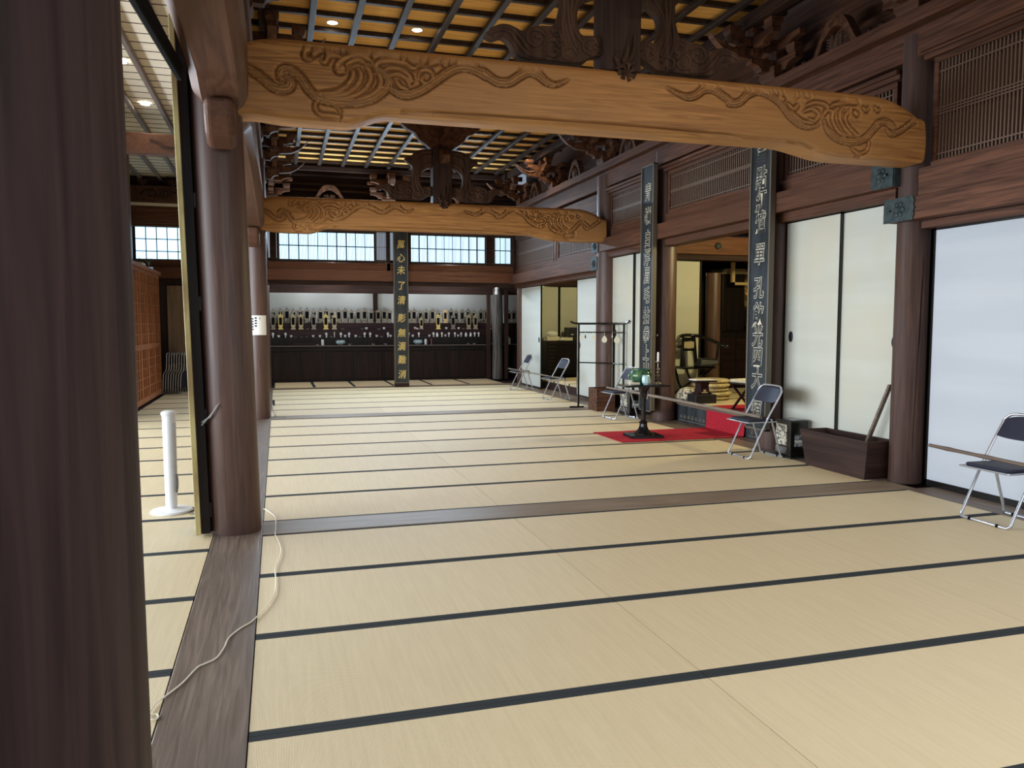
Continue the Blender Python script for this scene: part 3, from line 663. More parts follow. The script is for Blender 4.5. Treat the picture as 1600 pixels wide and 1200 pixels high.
nmR = ['over the nearest right-hand column', 'over the second right-hand column', 'over the third right-hand column', 'over the column at the far beam end', 'over the short upper post', 'in the far right corner']
for (y, l) in zip((3.19, 5.31, 8.17, 10.27, 12.9, 15.2), nmR): bracket(5.72, y, 4.22, 0, f'stepped wooden bracket complex under the ceiling {l}')
for (y, l) in zip((3.08, 4.9, 6.7, 8.4, 10.1, 12.0, 13.9), ('over the thick left column', 'just beyond the thick left column', 'midway behind the near beam', 'third beyond the thick column', 'over the column with the notice', 'beyond the notice column', 'near the far left corner')):
    bracket(-.17, y, 4.22, PI, f'stepped bracket complex on the left side {l}')
for (x, l) in zip((.05, 2.6), ('at the left corner', 'behind the carved cloud strut')):
    bracket(x, 15.55, 4.18, PI/2, f'stepped bracket complex on the far wall {l}')
# frames under the ceiling edges
for (x0, x1, y0, y1, l) in ((5.28, 5.40, -2.8, 15.7, 'right'), (.0, .12, -2, 15.7, 'left')):
    tag(MB().box(x0, x1, y0, y1, 4.82, 4.96).build('eaves_purlin', DARKY, bevel=.008), f'dark beam just below the ceiling along the {l} side', 'beam')
trim(-.30, -.04, -2, 15.8, 3.98, 4.22, NAGY); trim(-.26, -.10, -2, 15.8, 4.72, 5.09, DARKY)
struct(MB().box(-.20, -.15, 3.3, 15.7, 3.44, 3.97).build('wall_left_upper', DARKY)); struct(MB().box(-.50, -.45, 3.3, 15.0, 4.23, 4.6).build('wall_left_top', DARKY))
# frog-leg struts with carvings between the brackets
def frogleg(x, y, z, rz, label, sc=1):
    r = thing('frog_leg_strut', label, 'carved strut', (x, y, z), rz, group='frog-leg struts')
    p = smooth_line([(-.42, 0), (-.30, .03), (-.22, .14), (-.14, .26), (-.07, .31), (.07, .31), (.14, .26), (.22, .14), (.30, .03), (.42, 0)], 4)
    q = smooth_line([(.26, 0), (.20, .06), (.14, .16), (.0, .235), (-.14, .16), (-.20, .06), (-.26, 0)], 4)
    m_ = MB().prism([(v.x*sc, v.y*sc) for v in p]+[(v.x*sc, v.y*sc) for v in q], -.05, .05, 'y'); m_.build('strut_frame', BRAC, r)
    k = MB()
    for s_ in (-1, 1):
        k.tube([(s_*.02, -.03, .02), (s_*.03, -.04, .1), (s_*.05, -.03, .19)], [.05, .04, .02], 8, flat=(1, .5, 1))
        for a in range(5): k.tube([(s_*.05, -.02, .03+.03*a), (s_*.12, -.04, .05+.03*a)], [.02, .01], 6)
    k.build('carved_crest', CARVE, r, smooth=True)
    k = MB()
    for s_ in (-1, 1):
        for a in range(5): k.lathe([(.0, -.03), (.035, 0), (0, .03)], (s_*(.36+.07*a)*sc, -.03, .035+.02*(a % 2)), 8)
    k.build('cloud_carving', CARVE, r, smooth=True)
for y, l in ((4.2, 'behind the near beam end'), (6.74, 'over the sanctum opening'), (9.2, 'above the farther panels'), (11.6, 'over the far doorway'), (14.1, 'near the far corner')):
    frogleg(5.66, y, 4.22, -PI/2, f'frog-leg strut with crest on the right wall {l}', 1.15)
for x, l in ((1.3, 'at the left'), (3.95, 'at the right')):
    frogleg(x, 15.58, 4.16, 0, f'frog-leg strut on the far wall {l}', 1.25)
# ================================================================= centre struts with cloud wings on the beams
WING = [(640, 470), (560, 465), (450, 480), (370, 540), (300, 570), (330, 610), (375, 645), (395, 690), (380, 780), (350, 840), (280, 846), (210, 860), (170, 880), (120, 858), (60, 855), (0, 880), (-35, 905), (10, 930), (60, 915), (105, 950), (140, 1010), (220, 1028), (300, 1030), (400, 1035), (500, 1035), (560, 1000), (625, 985), (625, 900), (560, 885), (500, 880), (478, 800), (490, 735), (530, 700), (590, 675), (640, 668)]
WLINES = [[(600, 500), (500, 500), (430, 560), (420, 650), (425, 760), (440, 860), (480, 960)], [(610, 540), (520, 545), (465, 600), (450, 690), (445, 780), (470, 880), (540, 950)],
 [(450, 500), (400, 560), (405, 660), (405, 760), (395, 860), (420, 950)], [(360, 560), (330, 590), (390, 600), (410, 650)], [(620, 620), (540, 640), (490, 690), (465, 740), (460, 820), (490, 900)],
 [(-20, 905), (40, 880), (100, 890), (140, 940), (200, 1000), (300, 1015)], [(-10, 890), (50, 865), (110, 872), (160, 920), (220, 985), (310, 995)],
 [(300, 900), (260, 870), (210, 880), (200, 930), (240, 955), (280, 930), (265, 905), (240, 912)], [(380, 960), (350, 920), (300, 935), (300, 985), (345, 1005), (375, 985), (350, 965)],
 [(480, 990), (450, 950), (400, 970), (405, 1010), (450, 1020)], [(600, 940), (570, 900), (520, 920), (520, 965), (570, 985), (600, 965), (570, 945)], [(330, 880), (370, 870), (390, 920), (340, 910)]]
def centre_strut(y, half, label, dz=0):
    r = thing('cloud_strut', label, 'carved strut', (2.74, y, 3.43), group='struts standing on the great beams')
    def T(p):
        w = atY(590+p[0]*.1375, 170+p[1]*.1375, 10.12); return (w.x-2.74, w.z-3.43)
    MB().box(-.155, .155, -half, half, -.0, .88).build('strut_post', DARKZ, r, bevel=.015)
    L_ = [T(p) for p in WING]; wy = .09
    sm = smooth_line(L_, 3)
    for sg in (-1, 1):
        m_ = MB().prism([(sg*(-1)*v.x, v.y) if sg == 1 else (v.x, v.y) for v in sm], -wy*.6, wy*.6, 'y')
        w = m_.build('cloud_wing', CARVE, r, bevel=.01)
        k = MB()
        for ln in WLINES:
            q = smooth_line([T(p) for p in ln], 4)
            for side in (-1, 1):
                k.tube([((-v.x if sg == 1 else v.x), side*wy*.6, v.y) for v in q], .017, 6)
        k.build('cloud_relief', CARVE, w, smooth=True)
    # carved foot flower
    k = MB()
    for i in range(7):
        a = i*2*PI/7
        k.tube([(.02+.015*math.cos(a), -half-.01, -.02+.015*math.sin(a)), (.02+.06*math.cos(a+.4), -half-.035, -.02+.06*math.sin(a+.4)), (.02+.085*math.cos(a+1), -half-.01, -.02+.085*math.sin(a+1))], [.018, .022, .01], 7)
    k.lathe([(.0, .03), (.03, .02), (.035, 0)], (.02, -half-.02, -.02), 10, ax='y')
    for i, (dx, dz_) in enumerate(((-.05, .08), (-.07, .15), (.08, .10), (.07, .19), (.03, .26), (.09, .30), (.0, .14))):
        k.tube([(dx*.3, -half, .02), (dx, -half-.02, dz_*.6), (dx*.8+.02, -half-.005, dz_)], [.02, .018, .006], 7)
    k.build('foot_carving', CARVE, r, smooth=True)
    # capital: spreading curved bracket
    MB().prism([(-.17, .86), (.17, .86), (.25, .92), (.36, .99), (.43, 1.10), (.55, 1.15), (.66, 1.24), (-.66, 1.24), (-.55, 1.15), (-.43, 1.10), (-.36, .99), (-.25, .92)], -.07, .07, 'y').build('capital', BRAC, r, bevel=.012)
    MB().box(-.05, .05, -.5, .5, 1.0, 1.18).build('cross_arm', BRAC, r, bevel=.01)
    for x in (-.5, 0, .5):
        m_ = MB(); block(m_, x, 0, 1.24, .2, .13); m_.build('bearing_block', BRAC, r, bevel=.006)
    MB().box(-.7, .7, -.06, .06, 1.37, 1.54).build('carrier', BRAC, r, bevel=.01)
    MB().prism([(-half-.02, .62), (-half-.30, .60), (-half-.34, .70), (-half-.22, .80), (-half-.02, .82)], -.06, .06, 'x').build('carved_nose', BRAC, r, bevel=.01)
centre_strut(10.12, .12, 'carved strut with cloud-shaped wings standing on the farther beam')
centre_strut(3.09, .12, 'carved strut with cloud-shaped wings standing on the near beam at the top edge')
# ================================================================= far wall with upper windows
YF = 15.9
nt = trim
tag(MB().box(-2.4, 5.78, 15.78, 15.94, 2.46, 2.70).build('nageshi_rail', NAGX, bevel=.008), 'long horizontal rail below the far upper windows', 'rail')
trim(-2.4, 5.78, 15.84, 15.94, 2.36, 2.46, DARKX)
trim(-2.9, 5.78, 15.86, 15.98, 2.70, 2.87, NAGX); trim(-.02, 5.78, 15.86, 15.98, 3.60, 3.72, NAGX); trim(-2.9, -.3, 15.86, 15.98, 3.56, 3.66, NAGX)
struct(MB().box(-2.9, 5.8, 15.92, 16.0, 3.70, 5.1).build('wall_far', DARKX))
nw = [1]
def window(x0, x1, z0, z1, cols, rows, y=15.95, solid=None):
    r = struct(MB().box(x0, x1, y+.012, y+.022, z0, z1).build(f'window_{nw[0]}', SKYP)); nw[0] += 1
    m_ = MB()
    for i in range(cols+1):
        x = x0+(x1-x0)*i/cols; m_.box(x-.009, x+.009, y-.005, y+.011, z0, z1)
    for i in range(rows+1):
        z = z0+(z1-z0)*i/rows; m_.box(x0, x1, y-.005, y+.011, z-.009, z+.009)
    m_.build('muntin_grid', DARKX, r)
    m_ = MB().box(x0-.05, x0-.002, y-.02, y+.02, z0-.05, z1+.05).box(x1+.002, x1+.05, y-.02, y+.02, z0-.05, z1+.05).box(x0-.05, x1+.05, y-.02, y+.02, z0-.05, z0-.004).box(x0-.05, x1+.05, y-.02, y+.02, z1+.004, z1+.05)
    m_.build('window_frame', DARKX, r); return r
window(.20, 2.32, 2.93, 3.56, 10, 3 if 0 else 2); window(3.17, 4.98, 2.93, 3.56, 9, 2); window(5.22, 5.62, 2.93, 3.56, 3, 2); window(-2.76, -.42, 2.78, 3.56, 11, 3)
trim(2.60, 2.68, 15.86, 15.98, 2.7, 3.7, DARKX); trim(3.06, 3.12, 15.86, 15.98, 2.7, 3.7, DARKX); trim(5.66, 5.80, 15.84, 15.98, 2.7, 3.9, DARKX); trim(.0, .14, 15.9, 15.98, 2.7, 3.7, DARKX); trim(5.0, 5.16, 15.9, 15.98, 2.87, 3.6, DARKX)
# fine outer lattice in front of the windows
def finelat(x0, x1, z0, z1, label):
    m_ = MB(); n = int((x1-x0)/.034)
    for i in range(n): x = x0+(i+.5)*(x1-x0)/n; m_.box(x-.004, x+.004, 15.90, 15.91, z0, z1)
    for q in (.06, .5, .94): z = z0+(z1-z0)*q; m_.box(x0, x1, 15.897, 15.902, z-.004, z+.004)
    tag(m_.build('window_lattice', KRAN), label, 'window lattice', 'fine lattices of the far windows')
finelat(.14, 2.60, 2.88, 3.62, 'fine upright lattice before the far window left of the middle board'); finelat(3.12, 5.66, 2.88, 3.62, 'fine upright lattice before the far window right of the middle board')
# rails and boards above the far beam, catching light from the added strip
for i, (z0, z1, y) in enumerate(((3.72, 3.95, 15.84), (4.0, 4.16, 15.48), (4.44, 4.50, 15.80), (4.58, 4.62, 15.76), (4.76, 4.80, 15.7), (4.86, 4.96, 15.55))): trim(-.1, 5.8, y, max(y+.08, 15.80 if z0 == 4.0 else 0), z0, z1, DARKX)

# ================================================================= memorial altar alcove
struct(MB().box(-.1, 7.2, 19.0, 19.06, 0, 3.0).build('wall_alcove_back', PLAST)); struct(MB().box(-.16, -.10, 16.0, 19.06, 0, 3.0).build('wall_alcove_left', PLAST)); struct(MB().box(7.2, 7.26, 15.96, 19.06, 0, 3).build('wall_alcove_right', DARKZ))
struct(MB().box(-.16, 7.26, 15.98, 19.06, 2.9, 2.96).build('ceiling_alcove', DARKX))
struct(MB().box(5.95, 7.2, 15.90, 15.95, 0, 2.9).build('wall_alcove_front', DARKZ))
tag(MB().box(-.1, 7.2, 18.0, 18.12, 2.26, 2.52).build('alcove_lintel', DARKX, bevel=.01), 'dark lintel across the memorial altar alcove', 'beam')
for x, w, l in ((2.62, .12, 'behind the middle board'), (5.52, .10, 'beside the weathered post')): tag(MB().box(x, x+w, 18.90 if x < 5 else 17.86, 18.98 if x < 5 else 17.96, 1.502 if x < 5 else 0, 2.9 if x < 5 else 2.26).build('alcove_post', DARKZ, bevel=.006), f'square dark post of the altar alcove {l}', 'post')
sh = thing('altar_shelves', 'long dark stepped altar shelf with cupboards below', 'altar', (0, 18, 0))
x0, x1 = -.08, 7.15
MB().box(x0, x1, -.02, .30, .885, .925).box(x0, x1, .28, .32, .925, 1.13).build('counter', BLACKW, sh, bevel=.004)
MB().box(x0, x1, .30, .50, 1.09, 1.12).box(x0, x1, .48, .52, 1.12, 1.33).build('step_shelf', REDW, sh)
MB().box(x0, x1, .50, .70, 1.29, 1.32).box(x0, x1, .68, .72, 1.32, 1.5).build('step_shelf', REDW, sh)
MB().box(x0, x1, .70, .98, 1.47, 1.50).build('step_shelf', REDW, sh)
MB().box(x0, x1, -.022, -.015, .905, .925).box(x0, x1, .29, .296, 1.108, 1.122).box(x0, x1, .49, .496, 1.308, 1.322).build('shelf_edge', SHELFE, sh)
MB().box(x0, x1, 0, .3, .0, .885).build('cabinet_body', BLACKW, sh)
xx = x0+.06
for i in range(10):
    w = .62 if i % 2 == 0 else .66
    d = MB().box(xx+.02, xx+w-.02, -.022, -.001, .06, .76).build('cupboard_door', CUPB, sh, bevel=.004)
    MB().box(xx+.02+(w-.04)/2-.006, xx+.02+(w-.04)/2+.006, -.028, -.02, .06, .76).build('door_meeting_stile', BLACKW, d)
    xx += w+.06
MB().box(x0, x1, -.03, -.001, .80, .85).build('cabinet_rail', BLACKW, sh)
# memorial tablets
def make_ihai(mt, nm='memorial_tablet'):
    r = thing(nm, '-', 'memorial tablet', group='memorial tablets')
    MB().box(-.055, .055, -.035, .035, 0, .035).box(-.045, .045, -.028, .028, .035, .05).box(-.035, .035, -.02, .02, .05, .075).box(-.05, .05, -.03, .03, .075, .095).build('base', mt, r, bevel=.003)
    f = MB().box(-.048, -.034, -.02, .02, .095, .31).box(.034, .048, -.02, .02, .095, .31).box(-.034, .034, -.015, .015, .095, .115).box(-.034, .034, -.015, .015, .285, .31); f.build('frame', mt, r, bevel=.002)
    MB().box(-.034, .034, -.006, .01, .115, .285).build('name_panel', RUB, r)
    p = smooth_line([(-.075, .305), (-.05, .325), (-.02, .35), (0, .372), (.02, .35), (.05, .325), (.075, .305), (.04, .312), (0, .322), (-.04, .312), (-.075, .305)], 3)
    MB().prism([(v.x, v.y) for v in p[:-1]], -.03, .03, 'y').build('roof', mt, r)
    MB().lathe([(.0, .0), (.012, .012), (.005, .03), (0, .045)], (0, 0, .365), 8).build('finial', mt, r, smooth=True); return r
def recolor(r, mt):
    for k in KIDS(r):
        if k.name.split('.')[0] != 'name_panel': k.data = k.data.copy(); k.data.materials[0] = mt
ih = {'dull': make_ihai(DULLG), 'gold': make_ihai(GOLDP), 'pale': make_ihai(PALEG)}; iu = {k: False for k in ih}
YEL = make_ihai(YELLW)
def ihai(kind, x, y, z, label, sc=1, group=None, wide=1):
    r = ih[kind] if not iu[kind] else dup(ih[kind]); iu[kind] = True
    r.location = (x, y, z); r.scale = (sc*wide, sc, sc); r['label'] = label; r['group'] = group or 'memorial tablets'
bx = [110, 180, 245, 312, 380, 445, 515, 580, 637, 695, 762, 825, 890, 955, 1018, 1085, 1155, 1215, 1268]
px = [410+v/6.384 for v in bx]+[620+v/6.384 for v in (120, 172, 235, 292, 355, 415, 485, 540, 592, 652, 712, 770, 838, 895)]+[795.5, 802.8]
for i, u in enumerate(px):
    w = atY(u, 495, 18.84)
    ihai('dull', w.x, 18.84, 1.50, f'grey memorial tablet in the back row of the altar, {ORD[i]} from the left', 1.0+.05*((i*7) % 3-1), 'back row memorial tablets', 1.22)
for i, (u, kd) in enumerate(((427, 'dull'), (438.6, 'gold'), (458.2, 'pale'), (470.3, 'pale'), (490.3, 'dull'), (509.3, 'gold'), (522.5, 'pale'), (658.4, 'pale'), (684.7, 'gold'), (708, 'dull'), (732.5, 'pale'), (743, 'pale'), (764, 'pale'))):
    w = atY(u, 514, 18.58)
    ihai(kd, w.x, 18.58, 1.322, f'{dict(dull="grey", gold="bright gold", pale="pale gilt")[kd]} memorial tablet on the front altar step, {ORD[i]} from the left', 1.12 if i not in (7,) else .9, 'front row memorial tablets')
YEL.location = (atY(695.5, 495, 18.80).x, 18.78, 1.5); YEL.scale = (1.1, 1, 1); YEL['label'] = 'plain pale-wood memorial tablet among the grey ones, right of the middle board'
# cups, vases, bowls
def pot(nm, prof, mt, label, cat, loc, group=None, n=14):
    o = MB().lathe(prof, n=n).build(nm, mt, smooth=True); o.location = loc; return tag(o, label, cat, group)
VAS = [(.02, 0), (.026, .004), (.015, .02), (.013, .04), (.028, .07), (.034, .095), (.02, .115), (.028, .13), (.024, .13), (.016, .11), (0, .10)]
CUP = [(.016, 0), (.02, .004), (.032, .03), (.034, .065), (.030, .065), (.027, .03), (0, .015)]
DSH = [(.018, 0), (.018, .012), (.055, .026), (.058, .03), (.05, .03), (0, .02)]
BOT = [(.03, 0), (.033, .01), (.033, .08), (.015, .105), (.013, .125), (.0, .125)]
it = [(105, 'v'), (162, 'c'), (230, 'v'), (285, 'c'), (325, 'd'), (388, 'd'), (443, 'd'), (505, 'c'), (573, 'c'), (638, 'v'), (690, 'd'), (718, 't'), (783, 'v'), (826, 'c'), (865, 'v'), (930, 'c'), (970, 'd'), (1020, 'v'), (1075, 'v'), (1140, 'c'), (1190, 'd'), (1252, 'v'), (1278, 'c')]
it = [(410+a/6.384, b) for a, b in it]+[(620+a/6.384, b) for a, b in ((118, 'v'), (160, 'c'), (220, 'v'), (325, 'c'), (367, 'v'), (403, 'b'), (450, 'v'), (485, 'c'), (520, 'v'), (580, 'v'), (612, 'c'), (643, 'v'), (690, 'b'), (737, 'b'), (778, 'v'), (818, 'v'))]
nmv = {'v': ('flower_vase', VAS, 'white porcelain vase', 'vase'), 'c': ('offering_cup', CUP, 'small white offering cup', 'cup'), 'd': ('offering_dish', DSH, 'low white offering dish', 'dish'), 'b': ('small_bottle', BOT, 'small pale bottle', 'bottle'), 't': ('white_candle', [(.009, 0), (.009, .14), (.002, .15)], 'thin white candle', 'candle')}
for i, (u, kd) in enumerate(it):
    nm, pr, tx, ct = nmv[kd]; pot(nm, pr, PORC, f'{tx} on the middle altar step, {ORD[min(i, 35)]} item from the left' if i < 36 else f'{tx} on the middle altar step, {["third last", "second last", "last"][i-36]} item towards the right post', ct, (atY(u, 525, 18.4).x, 18.4, 1.121), 'cups and vases on the middle altar step')
for i, (u, kd) in enumerate(((481, 'd'), (535, 'd'), (566, 'd'), (572.5, 'c'), (592, 'd'), (600, 'c'), (697.5, 'c'), (717, 'c'), (724, 'd'))):
    nm, pr, tx, ct = nmv[kd]; pot(nm, pr, PORC, f'{tx} on the upper altar step, {ORD[i]} from the left', ct, (atY(u, 512, 18.55).x, 18.56, 1.321), 'cups and dishes on the upper altar step')
for i, (u, l) in enumerate(((532, 'left of the middle board'), (653, 'right of the middle board'))):
    o = pot('incense_bowl', [(.05, 0), (.06, .01), (.12, .05), (.125, .09), (.10, .115), (.11, .13), (.095, .13), (.08, .11), (0, .09)], BLUP, f'blue and white porcelain incense bowl on the altar counter {l}', 'bowl', (atY(u, 536, 18.15).x, 18.15, .926), n=24)
for u, l in ((504, 'beside the left incense bowl'), (665, 'right of the right incense bowl')):
    pot('tea_canister', [(.035, 0), (.035, .12), (.03, .125), (.03, .15), (0, .15)], PORC, f'white lidded canister on the altar counter {l}', 'canister', (atY(u, 536, 18.18).x, 18.18, .926))
for i, (u, l) in enumerate(((496, 'left of the canister'), (546, 'right of the left bowl'), (583, 'midway to the middle board'), (602.5, 'beside the middle board'), (731.5, 'right of centre'), (741, 'second right of centre'), (770, 'by the weathered post'))):
    pot('small_dish', DSH, PORC, f'small white dish on the altar counter {l}', 'dish', (atY(u, 538, 18.1).x, 18.1, .926), 'dishes on the altar counter')
tag(MB().box(atY(458, 536, 18.12).x, atY(492, 536, 18.12).x, 18.06, 18.22, .926, .985).build('sutra_tray', REDW, bevel=.005), 'low dark red tray at the left on the altar counter', 'tray')
lot = thing('wrapped_offerings', 'heap of small pink and white wrapped offerings right of the middle board', 'offerings', (atY(655, 512, 18.54).x, 18.54, 1.321))
m_ = MB(); m2 = MB()
for i in range(9):
    q = MB.lathe(m_ if i % 3 else m2, [(0, 0), (.03, .008), (.035, .018), (0, .026)], (-.12+.06*(i % 4), .02*(i % 2)-.02, .024*(i//4)), 8)
m_.build('white_packets', PAPER, lot, smooth=True); m2.build('pink_packets', PINK, lot, smooth=True)
pot('prayer_beads_stand', [(.012, 0), (.012, .16), (.03, .165), (0, .17)], PINK, 'thin reddish stand on the altar counter right of the bowl', 'stand', (atY(674, 536, 18.2).x, 18.2, .926))
pot('tapered_ornament', [(.02, 0), (.045, .06), (.045, .16), (.03, .18), (0, .18)], PALEG, 'pale tapered ornament under the last front tablet beside the weathered post', 'ornament', (atY(764.5, 525, 18.42).x, 18.42, 1.121))
o = MB().lathe([(.15, 0), (.145, .4), (.135, 1.0), (.16, 1.6), (.14, 2.1), (.12, 2.42)], n=28).build('weathered_post', COLW, smooth=True); o.location = (5.78, 17.75, 0); o.scale = (.95, .8, 1); tag(o, 'pale weathered log post at the right end of the memorial altar', 'post')
tag(MB().box(5.97, 6.07, 17.7, 17.8, 0, 2.4).build('alcove_post', DARKZ, bevel=.006), 'square dark post right of the weathered log post', 'post')
sl = thing('spot_lamp', 'small white double spot lamp on top of the weathered post', 'lamp', (5.70, 17.50, 2.40))
MB().lathe([(.02, .0), (.05, -.02), (.055, -.10), (.05, -.12), (0, -.12)], (.0, 0, .10), 16).build('lamp_head', WHP, sl, smooth=True)
k = MB(); k.lathe([(0, .06), (.04, .05), (.055, -.04), (.05, -.07), (0, -.06)], (-.02, -.05, -.08), 16); k.build('lamp_head', WHP, sl, smooth=True)
MB().box(-.012, .012, .0, .14, -.02, .0).build('mounting_arm', WHP, sl)
cl = thing('standing_card', 'white sheet and card standing at the right end of the altar counter', 'card', (atY(795, 535, 18.2).x, 18.2, .926))
MB().box(-.05, .0, -.005, .005, 0, .2).build('card_sheet', PAPER, cl); MB().box(.0, .05, .01, .02, 0, .16).build('card_sheet', CREAMP, cl)

# ================================================================= inscribed boards
def board(name, label, loc, rz, w, z0, z1, chars, cz, csize, tmat, bmat, fmat, outline=None, foot=False):
    """local frame: face towards -y, x to the right"""
    r = thing(name, label, 'inscribed board', loc, rz)
    MB().box(-w/2+.025, w/2-.025, -.012, .03, z0+.02, z1-.02).build('board_panel', bmat, r)
    f = MB().box(-w/2, -w/2+.025, -.028, .04, z0, z1).box(w/2-.025, w/2, -.028, .04, z0, z1).box(-w/2, w/2, -.028, .04, z0, z0+.022).box(-w/2, w/2, -.028, .04, z1-.022, z1)
    f.build('board_frame', fmat, r, bevel=.003)
    for ch, z in zip(chars, cz):
        t = text_mesh('gilded_character', ch, csize, tmat, r, .003, .014 if outline is None else .030, .12)
        t.rotation_euler = (PI/2, 0, 0); t.location = (0, -.016, z); t.scale = (1, 1.12 if outline is None else 1.25, 1)
        if outline:
            t2 = text_mesh('character_fill', ch, csize, outline, t, .003, .002, .12); t2.location = (0, 0, .002)
    if foot: MB().box(-w/2, w/2, -.03, .05, z0-.09, z0-.002).build('board_foot', DARKX, r, bevel=.004)
    return r
ctr = [393, 404+0, 423, 448, 472, 499, 521, 542, 563, 587]
ctr = [383, 404, 423, 447, 470, 498, 521, 542, 563, 586]
cz = [atY(625, v, 15.7).z for v in ctr]
board('inscribed_board', 'tall black board with gold characters, at the far end between the upper windows', (2.90, 15.72, 0), 0, .34, .09, 3.72, '萬心未了清影無滴難消', cz, .19, GOLDP, BOARD, FRAMEG, foot=True)
b2v = [240, 282, 318, 350, 400, 452, 492, 527, 560, 594, 645]
cz = [atX(1188, v, 5.52).z for v in b2v]
board('inscribed_board', 'tall blue-grey board with outlined characters, nearest of the two on the right columns', (5.505, 5.24, 0), -PI/2, .42, .24, 3.9, '雪點紅爐單孔飲光四大煩', cz, .21, SILV, BOARDB, FRAMEG, BOARDB)
b3v = [303, 340, 375, 404, 432, 463, 495, 525, 553, 577, 612]
cz = [atX(1013, v, 5.52).z for v in b3v]
board('inscribed_board', 'tall blue-grey board with outlined characters, farther one beside the open sanctum', (5.505, 8.17, 0), -PI/2, .42, .15, 3.84, '青嶺白浮眉毛拈拳上山雲', cz, .21, SILV, BOARDB, FRAMEG, BOARDB)
for bd in [o for o in C.objects if o.name.startswith('inscribed_board') and o.location.x > 5]:
    for zz in (.92, 2.52): MB().box(-.05, .05, .03, .10, zz-.02, zz+.02).build('board_hook', BLK, bd)
b = thing('hanging_board', 'tall narrow board seen edge-on with yellow gilt edge, left of the thick column', 'inscribed board', (-.435, 3.13, 0))
z1 = 3.5
def slab(m_, x0, x1, ya, yb, zz0=0.02, zz1=z1, dx=-.075):
    m_.hexa([(x0, ya, zz0), (x1, ya, zz0), (x1, yb, zz0), (x0, yb, zz0)], [(x0+dx, ya, zz1), (x1+dx, ya, zz1), (x1+dx, yb, zz1), (x0+dx, yb, zz1)])
m_ = MB(); slab(m_, -.005, .030, -.205, -.1805); m_.build('gilt_edge', GILT, b, bevel=.004)
m_ = MB(); slab(m_, -.0, .026, -.18, .2); m_.build('board_panel', BOARDB, b)
m_ = MB(); slab(m_, .0265, .088, -.17, .15); m_.build('back_batten', BLACKW, b)
for z in (2.26, 1.56, .78, .12):
    MB().box(.0-.02*z, .16, -.13, .02, z, z+.11).build('iron_strap', BLK, b, bevel=.01)
MB().tube([(.05, -.17, .80), (.11, -.2, .84), (.16, -.22, .92), (.19, -.2, .95), (.12, -.19, .86), (.05, -.18, .78)], .005, 6).build('tie_wire', GREYP, b, smooth=True)

# ================================================================= left aisle
struct(MB().box(-2.9, -.2, 15.9, 15.98, 0, 2.5).build('wall_aisle_far', DARKZ))
tag(MB().box(-2.15, -1.62, 15.84, 15.89, .04, 2.3).build('wooden_shutter', wood('worn_panel_wood', (.20, .13, .085), (.34, .24, .16), 'z', .6, .1, k=.3), bevel=.004), 'worn brown wooden panel on the far wall of the side aisle', 'panel')
tag(MB().box(-1.55, -1.43, 15.78, 15.9, 0, 2.46).build('aisle_post', DARKZ), 'dark post at the far end of the side aisle', 'post')
struct(MB().box(-2.95, -.12, -3, 16, 4.62, 4.66).build('ceiling_aisle', AISC))
k = MB()
for i in range(56): k.box(-2.95, -.2, -1+.30*i, -1+.30*i+.008, 4.614, 4.622)
struct(k.build('trim_ceiling_seams', DARKX))
for i in range(6):
    x = -.62-.395*i; o = MB().box(x-.028, x+.028, -3, 15.95, 4.53, 4.60).build('aisle_rafter', AISR, bevel=.005)
    tag(o, f'thin rafter under the pale aisle ceiling, {ORD[i]} from the column row', 'rafter', 'rafters of the aisle ceiling')
tag(MB().box(-2.95, -.3, 10.02, 10.20, 3.96, 4.26).build('aisle_beam', BEAMY, bevel=.02), 'dark cross beam under the aisle ceiling, with a carved scroll end', 'beam')
tag(MB().tube(smooth_line([(-1.6, 10.015, 4.16), (-1.5, 10.01, 4.13), (-1.42, 10.01, 4.07), (-1.3, 10.01, 4.05), (-1.2, 10.01, 4.08)], 5), .014, 6).build('scroll_line', DARKX, smooth=True), 'dark carved scroll line at the right end of the aisle cross beam', 'carving')
ab = tag(MB().box(-2.95, -.3, 15.7, 15.88, 4.04, 4.40).build('aisle_beam', BEAMY, bevel=.02), 'farther aisle beam above the left window, with faint wave carving', 'beam')
k = MB(); k.tube(smooth_line([(-2.6, 15.69, 4.2), (-2.45, 15.69, 4.3), (-2.3, 15.69, 4.28), (-2.3, 15.69, 4.17), (-2.42, 15.69, 4.18)], 5), .013, 6)
for i in range(4): k.tube(smooth_line([(-2.25+.07*i, 15.69, 4.34), (-2.18+.07*i, 15.69, 4.24), (-2.28+.06*i, 15.69, 4.12)], 4), .01, 6)
k.tube(smooth_line([(-2.0, 15.69, 4.28), (-1.8, 15.69, 4.25), (-1.5, 15.69, 4.3), (-1.2, 15.69, 4.24)], 5), .012, 6); k.build('wave_relief', DARKX, ab, smooth=True)
trim(-2.9, -.3, 15.80, 15.92, 3.62, 3.98, NAGX); trim(-2.95, -.3, 15.72, 15.8, 3.98, 4.04, AISC)
for x, l in ((-2.55, 'left one'), (-1.95, 'middle one'), (-1.3, 'right one')):
    bracket(x, 15.72, 4.40, PI/2, f'small bracket block cluster on the far aisle beam, {l}', .215)
# dark slanting brace near the thick column
q0 = atX(214, 0, -.40); q1 = atX(284, 122, -.40)
d = (q1-q0).normalized(); q0 = q0-d*.8; q1 = q1+d*.1
tag(MB().hexa([(-.44, q0.y, q0.z), (-.40, q0.y, q0.z), (-.40, q1.y, q1.z), (-.44, q1.y, q1.z)], [(-.44, q0.y, q0.z+.10), (-.40, q0.y, q0.z+.10), (-.40, q1.y, q1.z+.10), (-.44, q1.y, q1.z+.10)]).build('slanting_brace', RUB, bevel=.01), 'black slanting timber overhead, left of the reddish beam', 'brace')
